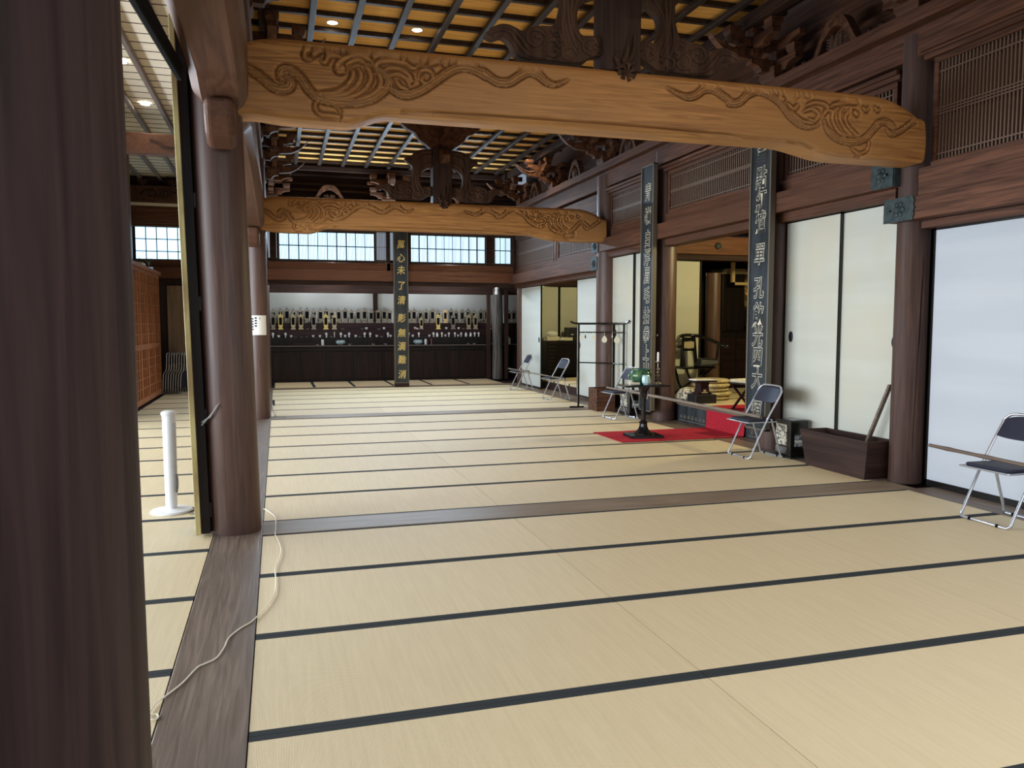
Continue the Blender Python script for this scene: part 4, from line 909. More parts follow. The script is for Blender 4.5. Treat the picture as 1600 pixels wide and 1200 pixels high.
# lattice sliding doors along the aisle
def lattice_door(y0, y1, label):
    r = thing('lattice_door', label, 'lattice door', (-2.25, y0, .02), group='orange lattice doors'); w = y1-y0; H_ = 2.46
    f = MB().box(-.02, .02, 0, .06, 0, H_).box(-.02, .02, w-.06, w, 0, H_).box(-.02, .02, .06, w-.06, H_-.07, H_).box(-.02, .02, .06, w-.06, 0, .1).box(-.02, .02, .06, w-.06, .98, 1.08)
    f.build('door_frame', LATO, r, bevel=.003)
    g = MB()
    for i in range(1, 3): yy = .06+(w-.12)*i/3; g.box(-.008, .016, yy-.011, yy+.011, .1, H_-.07)
    for a, b_, n in ((.1, .98, 5), (1.08, H_-.07, 7)):
        for i in range(1, n): zz = a+(b_-a)*i/n; g.box(-.008, .014, .06, w-.06, zz-.009, zz+.009)
    g.build('door_grid', LATO, r); MB().box(-.016, -.010, .06, w-.06, .1, H_-.07).build('backing_board', LATB, r)
    return r
ys_ = [12.0, 12.82, 13.64, 14.46, 15.28]
for i in range(4): lattice_door(ys_[i], ys_[i+1], f'orange wooden lattice door of the side aisle, {["nearest", "second", "third", "farthest"][i]} of the row')
tag(MB().box(-2.31, -2.19, 11.9, 15.3, 2.48, 2.55).build('door_top_rail', LATO, bevel=.004), 'top rail above the orange lattice doors', 'rail')
pl = thing('dried_plant', 'dried plant with twigs lying on top of the lattice doors', 'plant', (-2.26, 13.75, 2.55))
k = MB()
for i in range(26):
    a = random.uniform(0, 6.3); L_ = random.uniform(.08, .3); k.tube([(0, 0, .02), (math.cos(a)*L_*.4, math.sin(a)*L_*.6, .08+.04*random.random()), (math.cos(a)*L_*.6, math.sin(a)*L_*1.6, random.uniform(.03, .2))], [.006, .01, .003], 5)
k.build('twigs', PLANT, pl)
MB().lathe([(.06, 0), (.09, .03), (.07, .09), (.05, .1), (0, .08)], (0, -.12, 0), 12).build('dark_basket', BLK, pl, smooth=True)
tag(MB().box(-2.31, -2.2, 13.0, 13.42, 2.552, 2.60).build('rolled_paper', CREAMP, bevel=.02), 'pale bundle lying beside the dried plant on the lattice doors', 'bundle')
struct(MB().box(-2.9, -2.84, 10.0, 16, 0, 4.7).build('wall_left', DARKZ)); tag(MB().box(-2.32, -2.18, 11.72, 11.88, 0, 4.5).build('aisle_post', SILLY, bevel=.01), 'pale greyish square post in front of the orange lattice doors', 'post'); struct(MB().box(-3.0, -2.9, -4, 10.0, 3.5, 4.7).build('wall_left_over_veranda', DARKZ))
# folding table top leaning behind the stacked chairs
tb = tag(MB().hexa([(-1.98, 15.70, .03), (-1.57, 15.70, .03), (-1.57, 15.73, .03), (-1.98, 15.73, .03)], [(-1.98, 15.78, .82), (-1.57, 15.79, .72), (-1.57, 15.82, .72), (-1.98, 15.81, .82)]).build('carved_board', DARKZ, bevel=.004), 'dark carved wooden board leaning behind the stacked folding chairs', 'board')
MB().tube(smooth_line([(-1.86, 15.745, .60), (-1.75, 15.745, .62), (-1.65, 15.74, .55), (-1.62, 15.735, .48), (-1.7, 15.735, .5), (-1.8, 15.735, .45)], 5), .02, 6).build('carved_relief', BLACKW, tb, smooth=True)

# ================================================================= folding chairs
def make_chair():
    r = thing('folding_chair', '-', 'folding chair', group='folding chairs')
    w, R_ = .215, .011
    def U(pts): return smooth_line(pts, 5)
    # backrest and front-leg frame: one bent tube
    f = [(-w+.02, -.205, .012), (-w, -.19, .03), (-w, -.165, .085), (-w, .0, .42), (-w, .165, .70), (-w+.01, .185, .745), (-w+.05, .2, .78), (-.1, .204, .79), (.1, .204, .79), (w-.05, .2, .78), (w-.01, .185, .745), (w, .165, .70), (w, .0, .42), (w, -.165, .085), (w, -.19, .03), (w-.02, -.205, .012)]
    MB().tube(U(f), R_, 10, closed=True).build('back_frame', CHR, r, smooth=True)
    g = [(-w+.045, .215, .012), (-w+.025, .20, .03), (-w+.024, .185, .09), (-w+.024, .085, .40), (-w+.03, .08, .425)]
    g2 = [(-p[0], p[1], p[2]) for p in reversed(g)]
    m_ = MB(); m_.tube(U(g2[1:]+g[:-1] if 0 else [*reversed(g)]+[(w-.045, .215, .012)]+[(p[0], p[1], p[2]) for p in g2[::-1]][0:0]+list(reversed(g2))[0:0]+g2[::-1][1:][0:0]), R_, 10) if 0 else None
    path = list(reversed(g))+list(reversed(g2))
    m_.tube(U(path), R_, 10); m_.build('rear_leg_frame', CHR, r, smooth=True)
    # seat
    sp = [(-.185, -.215), (.185, -.215), (.205, -.19), (.195, .13), (.17, .155), (-.17, .155), (-.195, .13), (-.205, -.19)]
    MB().prism(sp, .398, .408, 'z').build('seat_pan', CHR, r, bevel=.003)
    m_ = MB().prism([(x*.96, y*.96-.002) for x, y in sp], .408, .432, 'z'); m_.build('seat_pad', VINYL, r, bevel=.012, seg=3)
    MB().tube(U([(-.2, .14, .403), (-.208, -.19, .403), (-.18, -.222, .403), (.18, -.222, .403), (.208, -.19, .403), (.2, .14, .403)]), .007, 8).build('seat_rim', CHR, r, smooth=True)
    # backrest pad, curved
    vs = []; n = 12
    for i in range(n+1):
        x = -w+.006+(2*w-.012)*i/n; c = .03*math.cos(PI*(i/n-.5)); e = .02*abs(2*i/n-1)**3
        for (zz, yo) in ((.60+e, .11), (.775-e*1.5, .19)): vs += [(x, yo+c-.006, zz), (x, yo+c+.014, zz)]
    fs = []
    for i in range(n):
        a, b_ = i*4, (i+1)*4; fs += [(a, b_, b_+2, a+2), (a+1, a+3, b_+3, b_+1), (a, a+1, b_+1, b_), (a+2, b_+2, b_+3, a+3)]
    fs += [(0, 2, 3, 1), (n*4, n*4+1, n*4+3, n*4+2)]
    MB().add(vs, fs).build('backrest', VINYL, r, bevel=.008, seg=3)
    for s_ in (-1, 1):
        MB().tube([(s_*(w-.012), .055, .45), (s_*(w-.012), .10, .44), (s_*(w-.02), .13, .36)], .006, 6).build('hinge_link', RUB, r)
        for y in (-.205, .215): MB().tube([(s_*.12-.012, y, .012), (s_*.12+.012, y, .012)], .0125, 8).build('rubber_foot', RUB, r)
    return r
ch0 = make_chair()
for i, (x, y, rz, l) in enumerate(((5.228, 4.85, 0, 'folding chair with a bamboo pole end on its seat, beside the red carpet step'), (5.26, 8.58, .06, 'folding chair behind the black offering stand, with bamboo poles on its seat'),
      (5.35, 11.85, .05, 'folding chair in front of the far doorway, right one of the far pair'), (5.35, 14.15, .0, 'farthest folding chair, at the white panel near the far corner'), (5.32, 1.72, .0, 'nearest folding chair, at the right edge with a pole across its seat'))):
    c = ch0 if i == 0 else dup(ch0); c.location = (x, y, .0); c.rotation_euler = (0, 0, -PI/2+rz); c['label'] = l; c['group'] = 'folding chairs set out along the right wall'
# folded chairs stacked in the aisle
fold0 = None
def make_folded():
    r = thing('folded_chair', '-', 'folding chair', group='folded chairs leaning in the side aisle')
    w = .215
    pts = [(-w, -.02, .015), (-w, .0, .40), (-w, .06, .52), (-w, .075, .80), (-w+.05, .08, .86), (w-.05, .08, .86), (w, .075, .80), (w, .06, .52), (w, .0, .40), (w, -.02, .015)]
    MB().tube(smooth_line(pts, 4), .011, 8, closed=True).build('chair_frame', CHR, r, smooth=True)
    MB().box(-w+.02, w-.02, .0, .03, .12, .48).box(-w+.02, w-.02, .055, .08, .62, .80).build('seat_and_back', VINYL, r, bevel=.008)
    return r
for i in range(8):
    c = make_folded() if i == 0 else dup(fold0); fold0 = fold0 or c
    c.location = (-2.17+.050*i, 15.44-.008*i, 0); c.rotation_euler = (-.0, -.10-.012*i, PI/2+.0); c.rotation_euler = (.0, 0, -PI/2-.12)
    c['label'] = f'folded grey chair stacked upright in the side aisle, {ORD[i]} from the lattice doors'
# bamboo poles
def pole(p0, p1, r0, r1, label, nodes=8, mt=BAMB):
    p0, p1 = Vector(p0), Vector(p1); n = nodes*4; pts = []; R_ = []
    for i in range(n+1):
        t = i/n; pts.append(p0.lerp(p1, t)); R_.append((r0+(r1-r0)*t)*(1.22 if i % 4 == 2 else 1.0))
    o = MB().tube(pts, R_, 10).build('bamboo_pole', mt, smooth=True); return tag(o, label, 'pole', 'barrier poles on the chairs')
pole((5.22, 14.75, .450), (5.22, 11.1, .452), .014, .011, 'bamboo pole laid across the seats of the two farthest chairs', 10)
pole((5.22, 9.02, .452), (5.20, 4.70, .455), .012, .017, 'long knotted bamboo pole across the sanctum opening, resting on two chair seats', 14)
pole((5.30, 8.85, .452), (5.27, 4.95, .452), .009, .011, 'second thinner pole behind the knotted one across the sanctum opening', 12)
pole((5.16, 2.30, .50), (5.24, .2, .44), .014, .016, 'smooth brown pole across the seat of the nearest chair', 6, mt=wood('smooth_pole', (.10, .07, .055), (.17, .125, .10), 'y', .45, .1))
# ================================================================= offering coffer and stick
co = thing('offering_coffer', 'long dark wooden open-topped coffer with tapered sides by the right-hand column', 'coffer', (5.61, 3.82, 0))
def side(m_, q): m_.hexa(*q)
xa, xb, ya, yb = -.18, .165, -.47, .40      # bottom
xA, xB, yA, yB, H_ = -.175, .165, -.50, .52, .365   # top
t = .022
MB().hexa([(xa, ya, 0), (xa+t, ya, 0), (xa+t, yb, 0), (xa, yb, 0)], [(xA, yA, H_), (xA+t, yA, H_), (xA+t, yB, H_), (xA, yB, H_)]).build('front_board', COFF, co, bevel=.003)
MB().hexa([(xb-t, ya, 0), (xb, ya, 0), (xb, yb, 0), (xb-t, yb, 0)], [(xB-t, yA, H_), (xB, yA, H_), (xB, yB, H_), (xB-t, yB, H_)]).build('back_board', COFF, co, bevel=.003)
MB().hexa([(xa+t, ya, .0), (xb-t, ya, .0), (xb-t, ya+t, .0), (xa+t, ya+t, .0)], [(xA+t, yA, H_), (xB-t, yA, H_), (xB-t, yA+t, H_), (xA+t, yA+t, H_)]).build('end_board', COFFX, co, bevel=.003)
MB().hexa([(xa+t, yb-t, .0), (xb-t, yb-t, .0), (xb-t, yb, .0), (xa+t, yb, .0)], [(xA+t, yB-t, H_), (xB-t, yB-t, H_), (xB-t, yB, H_), (xA+t, yB, H_)]).build('end_board', COFFX, co, bevel=.003)
MB().box(xa+t, xb-t, ya+t, yb-t, .0, .02).build('bottom_board', COFF, co); MB().box(xa+.09, xb-t, ya+.06, yb-.05, .26, .275).build('grating_board', SILLY, co, bevel=.003)
st = atX(1394, 612, 5.72); tag(MB().hexa([(5.66, 3.62, .277), (5.70, 3.62, .275), (5.70, 3.65, .275), (5.66, 3.65, .275)], [(5.70, 3.36, .90), (5.74, 3.36, .90), (5.74, 3.39, .90), (5.70, 3.39, .90)]).build('wooden_stick', SILLY, bevel=.003), 'flat grey wooden stick standing in the coffer and leaning on the column', 'stick')
# ================================================================= black heaters
def heater(x0, x1, y0, y1, h, label):
    r = thing('room_heater', label, 'heater', ((x0+x1)/2, (y0+y1)/2, 0)); w, d = (x1-x0)/2, (y1-y0)/2
    MB().box(-w, w, -d, d, .02, h).build('casing', LACQ, r, bevel=.012, seg=3)
    MB().box(-w-.01, w+.01, -d-.01, d+.01, 0, .02).build('base_tray', BLK, r, bevel=.004)
    MB().box(-w-.004, -w+.0, -d*.5, d*.9, .14, h-.05).build('front_label', noisy(mat('label_front', (.4, .4, .35), .4), (.10, .10, .09), (.62, .60, .50), (3, 22, 30), 3, lo=.42, hi=.58), r)
    MB().box(-w-.004, -w+.0, -d*.5, d*.9, .05, .12).build('air_grille', noisy(mat('grille', (.1, .1, .1), .4), (.02, .02, .02), (.16, .16, .17), (3, 40, 40), 2), r)
    MB().box(-w*.55, w*.75, -d-.004, -d, h*.32, h*.62).build('side_notice', noisy(mat('side_label', (.3, .35, .4), .4), (.05, .07, .09), (.42, .47, .52), (34, 3, 34), 2, lo=.42, hi=.58), r)
    MB().box(-w*.55, w*.70, -d-.006, -d-.003, h*.43, h*.48).build('white_sticker', PAPER, r)
    MB().box(-w*.4, w*.8, -d*.8, -d*.2, h, h+.006).build('top_panel', GREYP, r); return r
heater(5.485, 5.71, 4.56, 4.84, .42, 'black glossy room heater with labels, between the chair and the coffer')
heater(5.52, 5.72, 8.80, 9.16, .40, 'black room heater with printed sheet, under the chair behind the offering stand')
# ================================================================= wooden box
wb = thing('wooden_box', 'open brown wooden box with finger joints below the black rack', 'box', (5.44, 9.755, 0), 0)
w, d, h, t = .165, .195, .385, .02
for (a, b, c_, e) in ((-w, w, -d, -d+t), (-w, w, d-t, d)): MB().box(a, b, c_, e, 0, h).build('side_board', BOXW, wb, bevel=.002)
for (a, b, c_, e) in ((-w, -w+t, -d+t, d-t), (w-t, w, -d+t, d-t)): MB().box(a, b, c_, e, 0, h).build('side_board', BOXW, wb, bevel=.002)
MB().box(-w+t, w-t, -d+t, d-t, 0, .02).build('bottom_board', BOXW, wb)
k = MB()
for i in range(6): k.box(-w-.001, -w+t, -d-.001, -d+t*.3, .01+i*.065, .04+i*.065)
k.build('finger_joints', BLACKW, wb)
# ================================================================= black rack with hanging clappers
P1, P2, P3 = Vector((5.20, 10.24, 0)), Vector((5.643, 9.75, 0)), Vector((5.70, 9.44, 0))
rk = thing('hanging_rack', 'thin black lacquered rack with three rails and upturned top, on the right', 'rack', P1)
d2, d3 = P2-P1, P3-P1
for d_, w in ((Vector((0, 0, 0)), .014), (d2, .010), (d2+(d3-d2)*.12, .008), (d3, .014)): MB().box(d_.x-w, d_.x+w, d_.y-w, d_.y+w, 0, 1.47).build('post', LACQ, rk)
e1 = -d2.normalized(); e3 = (d3-d2).normalized()
tp = [(e1*.16, 1.515), (e1*.10, 1.49), (Vector((0, 0, 0)), 1.48), (d2*.5, 1.48), (d2, 1.48), (d2.lerp(d3, .5), 1.48), (d3, 1.482), (d3+e3*.10, 1.50), (d3+e3*.16, 1.525)]
MB().tube([(v.x, v.y, z) for v, z in tp], .018, 8).build('top_bar', LACQ, rk, smooth=True)
for z in (1.33, .80): MB().tube([(0, 0, z), (d2.x, d2.y, z), (d3.x, d3.y, z)], .012, 6).build('cross_bar', LACQ, rk)
MB().box(-.16, .10, -.03, .03, 0, .03).build('foot_bar', LACQ, rk, bevel=.004); MB().box(d3.x-.14, d3.x+.04, d3.y-.03, d3.y+.03, 0, .03).build('foot_bar', LACQ, rk, bevel=.004)
def onrack(u):
    for A_, B_ in ((P1, P2), (P2, P3)):
        for i in range(101):
            q = A_.lerp(B_, i/100); r_ = q-CAM; x_ = 800+F*(r_.dot(RT)-0)/(Vector((r_.x, r_.y, 1.3-CAM.z)).dot(FW))
            if x_ >= u: return q, (B_-A_)
    return P3, P3-P2
for i, (u, sc, l, mt) in enumerate(((909, .8, 'leftmost, against the white panel', CREAMP), (915, .7, 'second from left, greenish', VERD), (927.5, .8, 'third from left, against the white panel', CREAMP), (945, 1.15, 'round, large and pale, before the column', CREAMP), (957, .6, 'narrow one beside the middle post', CREAMP), (964.5, 1.2, 'rightmost, large and pale', CREAMP))):
    q, dr = onrack(u)
    h_ = thing('hanging_token', f'small token hanging from the black rack, {l}', 'token', (q.x-.014, q.y-.014, 1.325), -.5, group='tokens hanging on the black rack')
    MB().tube([(0, -.0, .01), (0, -.002, -.05*sc)], .0022, 5).build('cord', CORD, h_)
    pr = smooth_line([(0, -.04), (.022, -.065), (.04, -.10), (.03, -.135), (0, -.15), (-.03, -.135), (-.04, -.10), (-.022, -.065)], 3)
    wx = .45 if i in (1, 4) else 1
    MB().prism([(v.x*sc*wx, v.y*sc) for v in pr[:-1]], -.004, .004, 'y').build('disc', mt, h_)
# ================================================================= red carpet
cy0, cy1 = 6.16, 7.12
m_ = MB(); prof = [(4.21, .004), (5.0, .004), (5.40, .005), (5.90, .006), (5.925, .015), (5.935, .05), (5.938, .15), (5.94, .27), (5.945, .300), (5.965, .316), (6.3, .3145), (7.9, .3145)]
n = len(prof); th = .006; vs = []
for y in (cy0, cy1):
    for i, (x, z) in enumerate(prof): vs.append((x, y, z))
    for i, (x, z) in enumerate(prof):
        a = prof[max(i-1, 0)]; b_ = prof[min(i+1, n-1)]; dx, dz = b_[0]-a[0], b_[1]-a[1]; L_ = math.hypot(dx, dz); vs.append((x-dz/L_*th, y, z+dx/L_*th))
fs = [(i, i+1, n+i+1, n+i) for i in range(n-1)]+[(2*n+i, 3*n+i, 3*n+i+1, 2*n+i+1) for i in range(n-1)]+[(i, 2*n+i, 2*n+i+1, i+1) for i in range(n-1)]+[(n+i, n+i+1, 3*n+i+1, 3*n+i) for i in range(n-1)]+[(0, n, 3*n, 2*n), (n-1, 3*n-1, 4*n-1, 2*n-1)]
cp_ = m_.add(vs, fs).build('red_carpet', RED); tag(cp_, 'red felt carpet strip running up the step into the sanctum', 'carpet')
# ================================================================= offering stand and its objects
sx, sy = 4.68, 6.55
os_ = thing('offering_stand', 'black lacquered pedestal stand standing on the red carpet', 'stand', (sx, sy, .011), -.1)
MB().hexa([(-.22, -.19, 0), (.22, -.19, 0), (.22, .19, 0), (-.22, .19, 0)], [(-.21, -.18, .035), (.21, -.18, .035), (.21, .18, .035), (-.21, .18, .035)]).build('base_plate', LACQ, os_, bevel=.008)
MB().lathe([(.13, .035), (.12, .05), (.075, .09), (.055, .13), (.05, .17), (.058, .19), (.045, .20), (.032, .22), (.030, .40), (.034, .50), (.05, .56), (.045, .58), (.06, .61), (.075, .64), (.08, .655)], n=10).build('pedestal_column', LACQ, os_, smooth=False, bevel=.003)
MB().box(-.30, .30, -.17, .17, .655, .68).build('table_top', LACQ, os_, bevel=.006)
tz = .693
cz_ = thing('incense_burner', 'large green glazed ceramic incense burner on the black stand', 'incense burner', (4.66, 6.60, tz))
MB().lathe([(.08, 0), (.085, .008), (.105, .03), (.137, .08), (.142, .115), (.132, .15), (.118, .165), (.122, .175), (.135, .19), (.135, .20), (.118, .20), (.112, .185), (.10, .15), (.0, .14)], n=36).build('bowl', GLAZE, cz_, smooth=True)
MB().lathe([(.11, .155), (0, .16)], n=24).build('ash', PAPER, cz_)
for a in (.6, 2.7): MB().tube([(.13*math.cos(a), .13*math.sin(a), .13), (.155*math.cos(a), .155*math.sin(a), .11), (.145*math.cos(a), .145*math.sin(a), .08)], .014, 8).build('lug', GLAZE, cz_, smooth=True)
cu_ = thing('celadon_jar', 'small pale blue celadon jar in front of the green burner', 'jar', (4.655, 6.435, tz))
MB().lathe([(.032, 0), (.036, .006), (.054, .03), (.058, .065), (.056, .10), (.046, .122), (.042, .128), (.034, .128), (.03, .11), (0, .10)], n=8).build('body', CELA, cu_, bevel=.006, seg=3)
tag(MB().tube([(4.43, 6.44, tz+.02), (4.56, 6.43, tz+.02)], .018, 10).build('incense_box', CREAMP, smooth=True), 'small pale rolled bundle at the left end of the black stand', 'bundle')
cs = thing('candlestick', 'turned bronze candlestick at the right end of the black stand', 'candlestick', (4.865, 6.52, tz))
MB().lathe([(.045, 0), (.046, .01), (.035, .022), (.014, .035), (.012, .05), (.034, .065), (.036, .072), (.012, .085), (.012, .095), (.032, .108), (.033, .116), (.012, .128), (.012, .14), (.028, .15), (.028, .158), (.012, .168), (.011, .18), (.02, .19), (.021, .196), (.010, .21), (.009, .27), (.012, .285), (.038, .292), (.038, .297), (.008, .299)], n=24).build('turned_stem', PEWT, cs, smooth=True)
cn = thing('candle', 'white candle on the bronze candlestick', 'candle', (4.865, 6.52, tz+.297))
MB().lathe([(.013, 0), (.013, .115), (.009, .12), (0, .12)], n=16).build('wax_body', WAX, cn, smooth=True); MB().tube([(0, 0, .119), (.002, 0, .132)], .0012, 5).build('wick', INK, cn)
# ================================================================= inside the sanctum
# stack of cushions
CP = [(.0, 0), (.24, .0), (.285, .014), (.30, .032), (.285, .052), (.26, .064), (.1, .058), (0, .05)]
cu0 = None
for i in range(5):
    if cu0 is None: cu0 = MB().lathe(CP, n=28).build('straw_cushion', CUSH, smooth=True); o = cu0
    else: o = cu0.copy(); C.objects.link(o)
    o.location = (6.57+.018*math.sin(i*2.1)-.008*i, 8.08+.012*math.cos(i*3), .312+.0635*i); o.scale = (1-.03*(i == 0)-.02*(i % 2), 1, 1); o.rotation_euler = (0, 0, i)
    tag(o, f'round straw cushion in the stack inside the sanctum, {["bottom one", "second from the bottom", "middle one", "second from the top", "topmost"][i]}', 'cushion', 'stacked straw cushions')
fc = MB().lathe([(0, 0), (.17, .0), (.22, .04), (.215, .10), (.15, .17), (.06, .20), (0, .20)], n=24).build('floral_cushion', FLOR, smooth=True); fc.location = (6.10, 7.98, .315); fc.scale = (.76, .74, 1.0)
tag(fc, 'plump floral-patterned cushion on the sanctum floor beside the column', 'cushion')
# bell stand
bs = thing('book_rest', 'small dark carved reading stand on a black box at the sanctum edge', 'stand', (6.13, 7.60, .312), 0)
MB().box(-.17, .17, -.13, .13, 0, .13).build('box_base', BLK, bs, bevel=.006)
MB().prism([(-.12, .13), (.12, .13), (.12, .15), (.08, .17), (.065, .25), (.08, .31), (-.08, .31), (-.065, .25), (-.08, .17), (-.12, .15)], -.08, .08, 'y').build('carved_pedestal', REDW, bs, bevel=.005)
MB().box(-.05, .05, -.086, -.08, .15, .165).box(-.02, .02, -.086, -.08, .165, .20).build('white_inlay', PALEG, bs)
MB().hexa([(-.17, -.12, .31), (.17, -.12, .31), (.17, .12, .31), (-.17, .12, .31)], [(-.19, -.14, .335), (.19, -.14, .33), (.19, .14, .33), (-.19, .14, .335)]).build('top_board', REDW, bs)
tag(MB().hexa([(5.97, 7.50, .649), (6.30, 7.48, .649), (6.30, 7.68, .649), (5.97, 7.70, .649)], [(5.97, 7.50, .664), (6.30, 7.48, .658), (6.30, 7.68, .658), (5.97, 7.70, .664)]).build('sutra_sheet', PAPER), 'white folded sheet lying on the dark reading stand', 'sheet')
# priest's folding chair with curved arms
pc = thing('priest_chair', 'dark lacquered curved-arm ceremonial chair inside the sanctum', 'chair', (6.62, 8.76, .312))
MB().tube(smooth_line([(.46, -.30, .80), (.38, -.25, .82), (.30, -.05, .90), (.18, .12, .96), (0, .17, .98), (-.18, .12, .96), (-.30, -.05, .90), (-.36, -.25, .82), (-.42, -.30, .80)], 5), .028, 10).build('curved_armrest', LACQ, pc, smooth=True)
MB().box(-.30, .30, -.22, .16, .44, .48).build('seat', LACQ, pc, bevel=.01)
MB().hexa([(-.16, .12, .48), (-.10, .12, .48), (-.10, .15, .48), (-.16, .15, .48)], [(-.12, .14, .95), (-.08, .14, .95), (-.08, .17, .95), (-.12, .17, .95)]).hexa([(.10, .12, .48), (.16, .12, .48), (.16, .15, .48), (.10, .15, .48)], [(.08, .14, .95), (.12, .14, .95), (.12, .17, .95), (.08, .17, .95)]).box(-.12, .12, .135, .155, .72, .76).box(-.11, .11, .14, .158, .88, .94).build('back_splat', LACQ, pc)
MB().box(-.09, .09, .132, .140, .77, .87).build('carved_panel', PALEG, pc)
for s_ in (-1, 1):
    MB().tube([(s_*.26, -.2, .46), (s_*.30, -.24, .65), (s_*.34, -.2, .84)], .02, 8).build('arm_post', LACQ, pc, smooth=True)
    MB().tube([(s_*.24, -.22, .46), (s_*-.02+s_*.06, -.02, .22), (s_*.0+s_*.22, .2, .02)], .02, 8).build('leg', LACQ, pc, smooth=True)
    MB().tube([(s_*.24, .16, .46), (s_*.26, .0, .22), (s_*.26, -.22, .02)], .02, 8).build('leg', LACQ, pc, smooth=True)
bg = MB().hexa([(-.18, -.25, .0), (.16, -.25, .02), (.16, .0, .02), (-.18, 0, 0)], [(-.16, -.22, .12), (.18, -.22, .10), (.14, .0, .14), (-.1, 0, .13)]).build('dark_cloth_bag', BLK, bevel=.03, seg=3); bg.location = (6.72, 8.62, .80); tag(bg, 'black cloth bundle lying on the seat of the ceremonial chair', 'bag')
# X-leg stool
so = thing('folding_stool', 'small folding stool with pale cushion and crossed dark legs beside the inscribed board', 'stool', (6.22, 6.50, .325), .2)
MB().box(-.22, .22, -.17, .17, .345, .365).build('seat_frame', REDW, so, bevel=.004)
MB().box(-.215, .215, -.165, .165, .365, .41).build('cushion_top', noisy(mat('cream_brocade', (.6, .55, .38), .9), (.50, .45, .28), (.72, .67, .50), (30, 30, 30), 3), so, bevel=.018, seg=3)
for y in (-.14, .14):
    for s_ in (-1, 1): MB().hexa([(s_*.17-.018, y-.012+.025*(s_ > 0), .0), (s_*.17+.018, y-.012+.025*(s_ > 0), 0), (s_*.17+.018, y+.012+.025*(s_ > 0), 0), (s_*.17-.018, y+.012+.025*(s_ > 0), 0)], [(-s_*.17-.018, y-.012+.025*(s_ > 0), .345), (-s_*.17+.018, y-.012+.025*(s_ > 0), .345), (-s_*.17+.018, y+.012+.025*(s_ > 0), .345), (-s_*.17-.018, y+.012+.025*(s_ > 0), .345)]).build('leg', REDW, so)
MB().tube([(0, -.15, .17), (0, .17, .17)], .012, 8).build('cross_bar', REDW, so); MB().tube([(.12, -.15, .05), (.12, .17, .05)], .010, 8).build('cross_bar', REDW, so)
# dark altar cabinets and gilt figure deep inside
ac = thing('sanctum_cabinet', 'tall black altar cabinet in the dark depth of the sanctum', 'cabinet', (8.6, 10.6, .27))
MB().box(-.35, .13, 0, .5, 1.08, 2.15).build('upper_body', BLACKW, ac, bevel=.01); MB().box(-.45, .13, -.1, .5, .0, 1.06).build('lower_body', BLACKW, ac, bevel=.01); MB().box(-.49, .15, -.14, .5, 1.06, 1.08).build('top_board', BLACKW, ac, bevel=.01)
for i in range(2): MB().box(-.40+.31*i, -.12+.31*i, -.115, -.10, .14, .94).build('door', REDW, ac, bevel=.01)
MB().prism([(-.42, 2.15), (.20, 2.15), (.10, 2.25), (-.3, 2.25)], -.05, .5, 'y').build('cornice', PALEG, ac)
gf = thing('gilt_altar_figure', 'gilded carved altar ornament glinting in the dark depth of the sanctum', 'altar ornament', (9.10, 11.05, 1.2))
k = MB(); rnd = random.Random(3)
for i in range(60):
    a = rnd.uniform(0, 6.28); rr_ = rnd.uniform(.05, .24); z = rnd.uniform(.65, 1.35); k.lathe([(0, -.05), (.045, -.01), (.04, .02), (0, .05)], (rr_*math.cos(a), rr_*math.sin(a)*.6, z), 7)
k.lathe([(.1, .5), (.28, .62), (.3, .72), (.2, .8), (.12, 1.0), (.16, 1.15), (.1, 1.3), (0, 1.38)], n=12); k.build('gilded_carving', GOLD, gf, smooth=True)
MB().box(-.28, .3, -.18, .2, -.9, .5).build('black_dais', BLACKW, gf)
for i, (x, h_) in enumerate(((8.85, .30), (8.93, .34), (9.02, .28), (9.10, .32), (9.19, .30))):
    tag(MB().box(x-.028, x+.028, 10.62, 10.66, 1.19, 1.19+h_).build('wooden_tally', CREAMP, bevel=.004), f'pale upright wooden tally before the dark altar, {ORD[i]} from the left', 'tally', 'pale wooden tallies before the altar')
tag(MB().box(8.78, 9.5, 10.5, 10.78, .32, 1.188).build('altar_table', BLACKW, bevel=.01), 'black table carrying pale tallies beside the black altar cabinet', 'table')
tag(MB().box(8.27, 8.33, 10.3, 10.36, 2.2, 2.62).box(8.27, 8.6, 10.3, 10.36, 2.2, 2.25).build('gilt_trim', YELLW), 'light wooden bracket strip above the black altar cabinet', 'trim piece')
tr = MB(); 
for i in range(28): tr.box(6.9+.055*i, 6.94+.055*i, 7.6, 7.62, 3.0, 3.15)
tag(tr.build('gilt_frieze', DULLG), 'narrow row of small gilt frieze marks under the sanctum ceiling', 'frieze')
# ================================================================= side room behind the far doorway
dc = thing('drawer_chest', 'black chest with many shallow drawers in the side room', 'chest', (6.78, 15.3, .22))
MB().box(-.45, .38, 0, .45, 0, .85).build('chest_body', BLACKW, dc, bevel=.006)
for i in range(9): 
    d_ = MB().box(-.43, .36, -.012, -.001, .04+.088*i, .115+.088*i).build('drawer', BLACKW, dc, bevel=.003)
    MB().box(-.40, -.26, -.018, -.012, .085+.088*i, .092+.088*i).build('drawer_pull', mat('dull_iron_pull', (.06, .055, .05), .5, .3), d_)
tag(MB().box(7.17, 7.24, 15.25, 15.8, .22, 1.05).build('brown_side_board', COFFX), 'reddish brown board at the right side of the drawer chest', 'board')
tag(MB().box(6.36, 6.68, 15.34, 15.6, 1.071, 1.17).build('cardboard_box', CREAMP, bevel=.004), 'pale open box at the left on the drawer chest', 'box')
o = MB().lathe([(0, 0), (.13, .01), (.15, .06), (.10, .12), (0, .14)], n=14).build('white_cloth_heap', PAPER, smooth=True); o.location = (6.53, 15.47, 1.171); tag(o, 'white crumpled cloth heaped in the pale box', 'cloth')
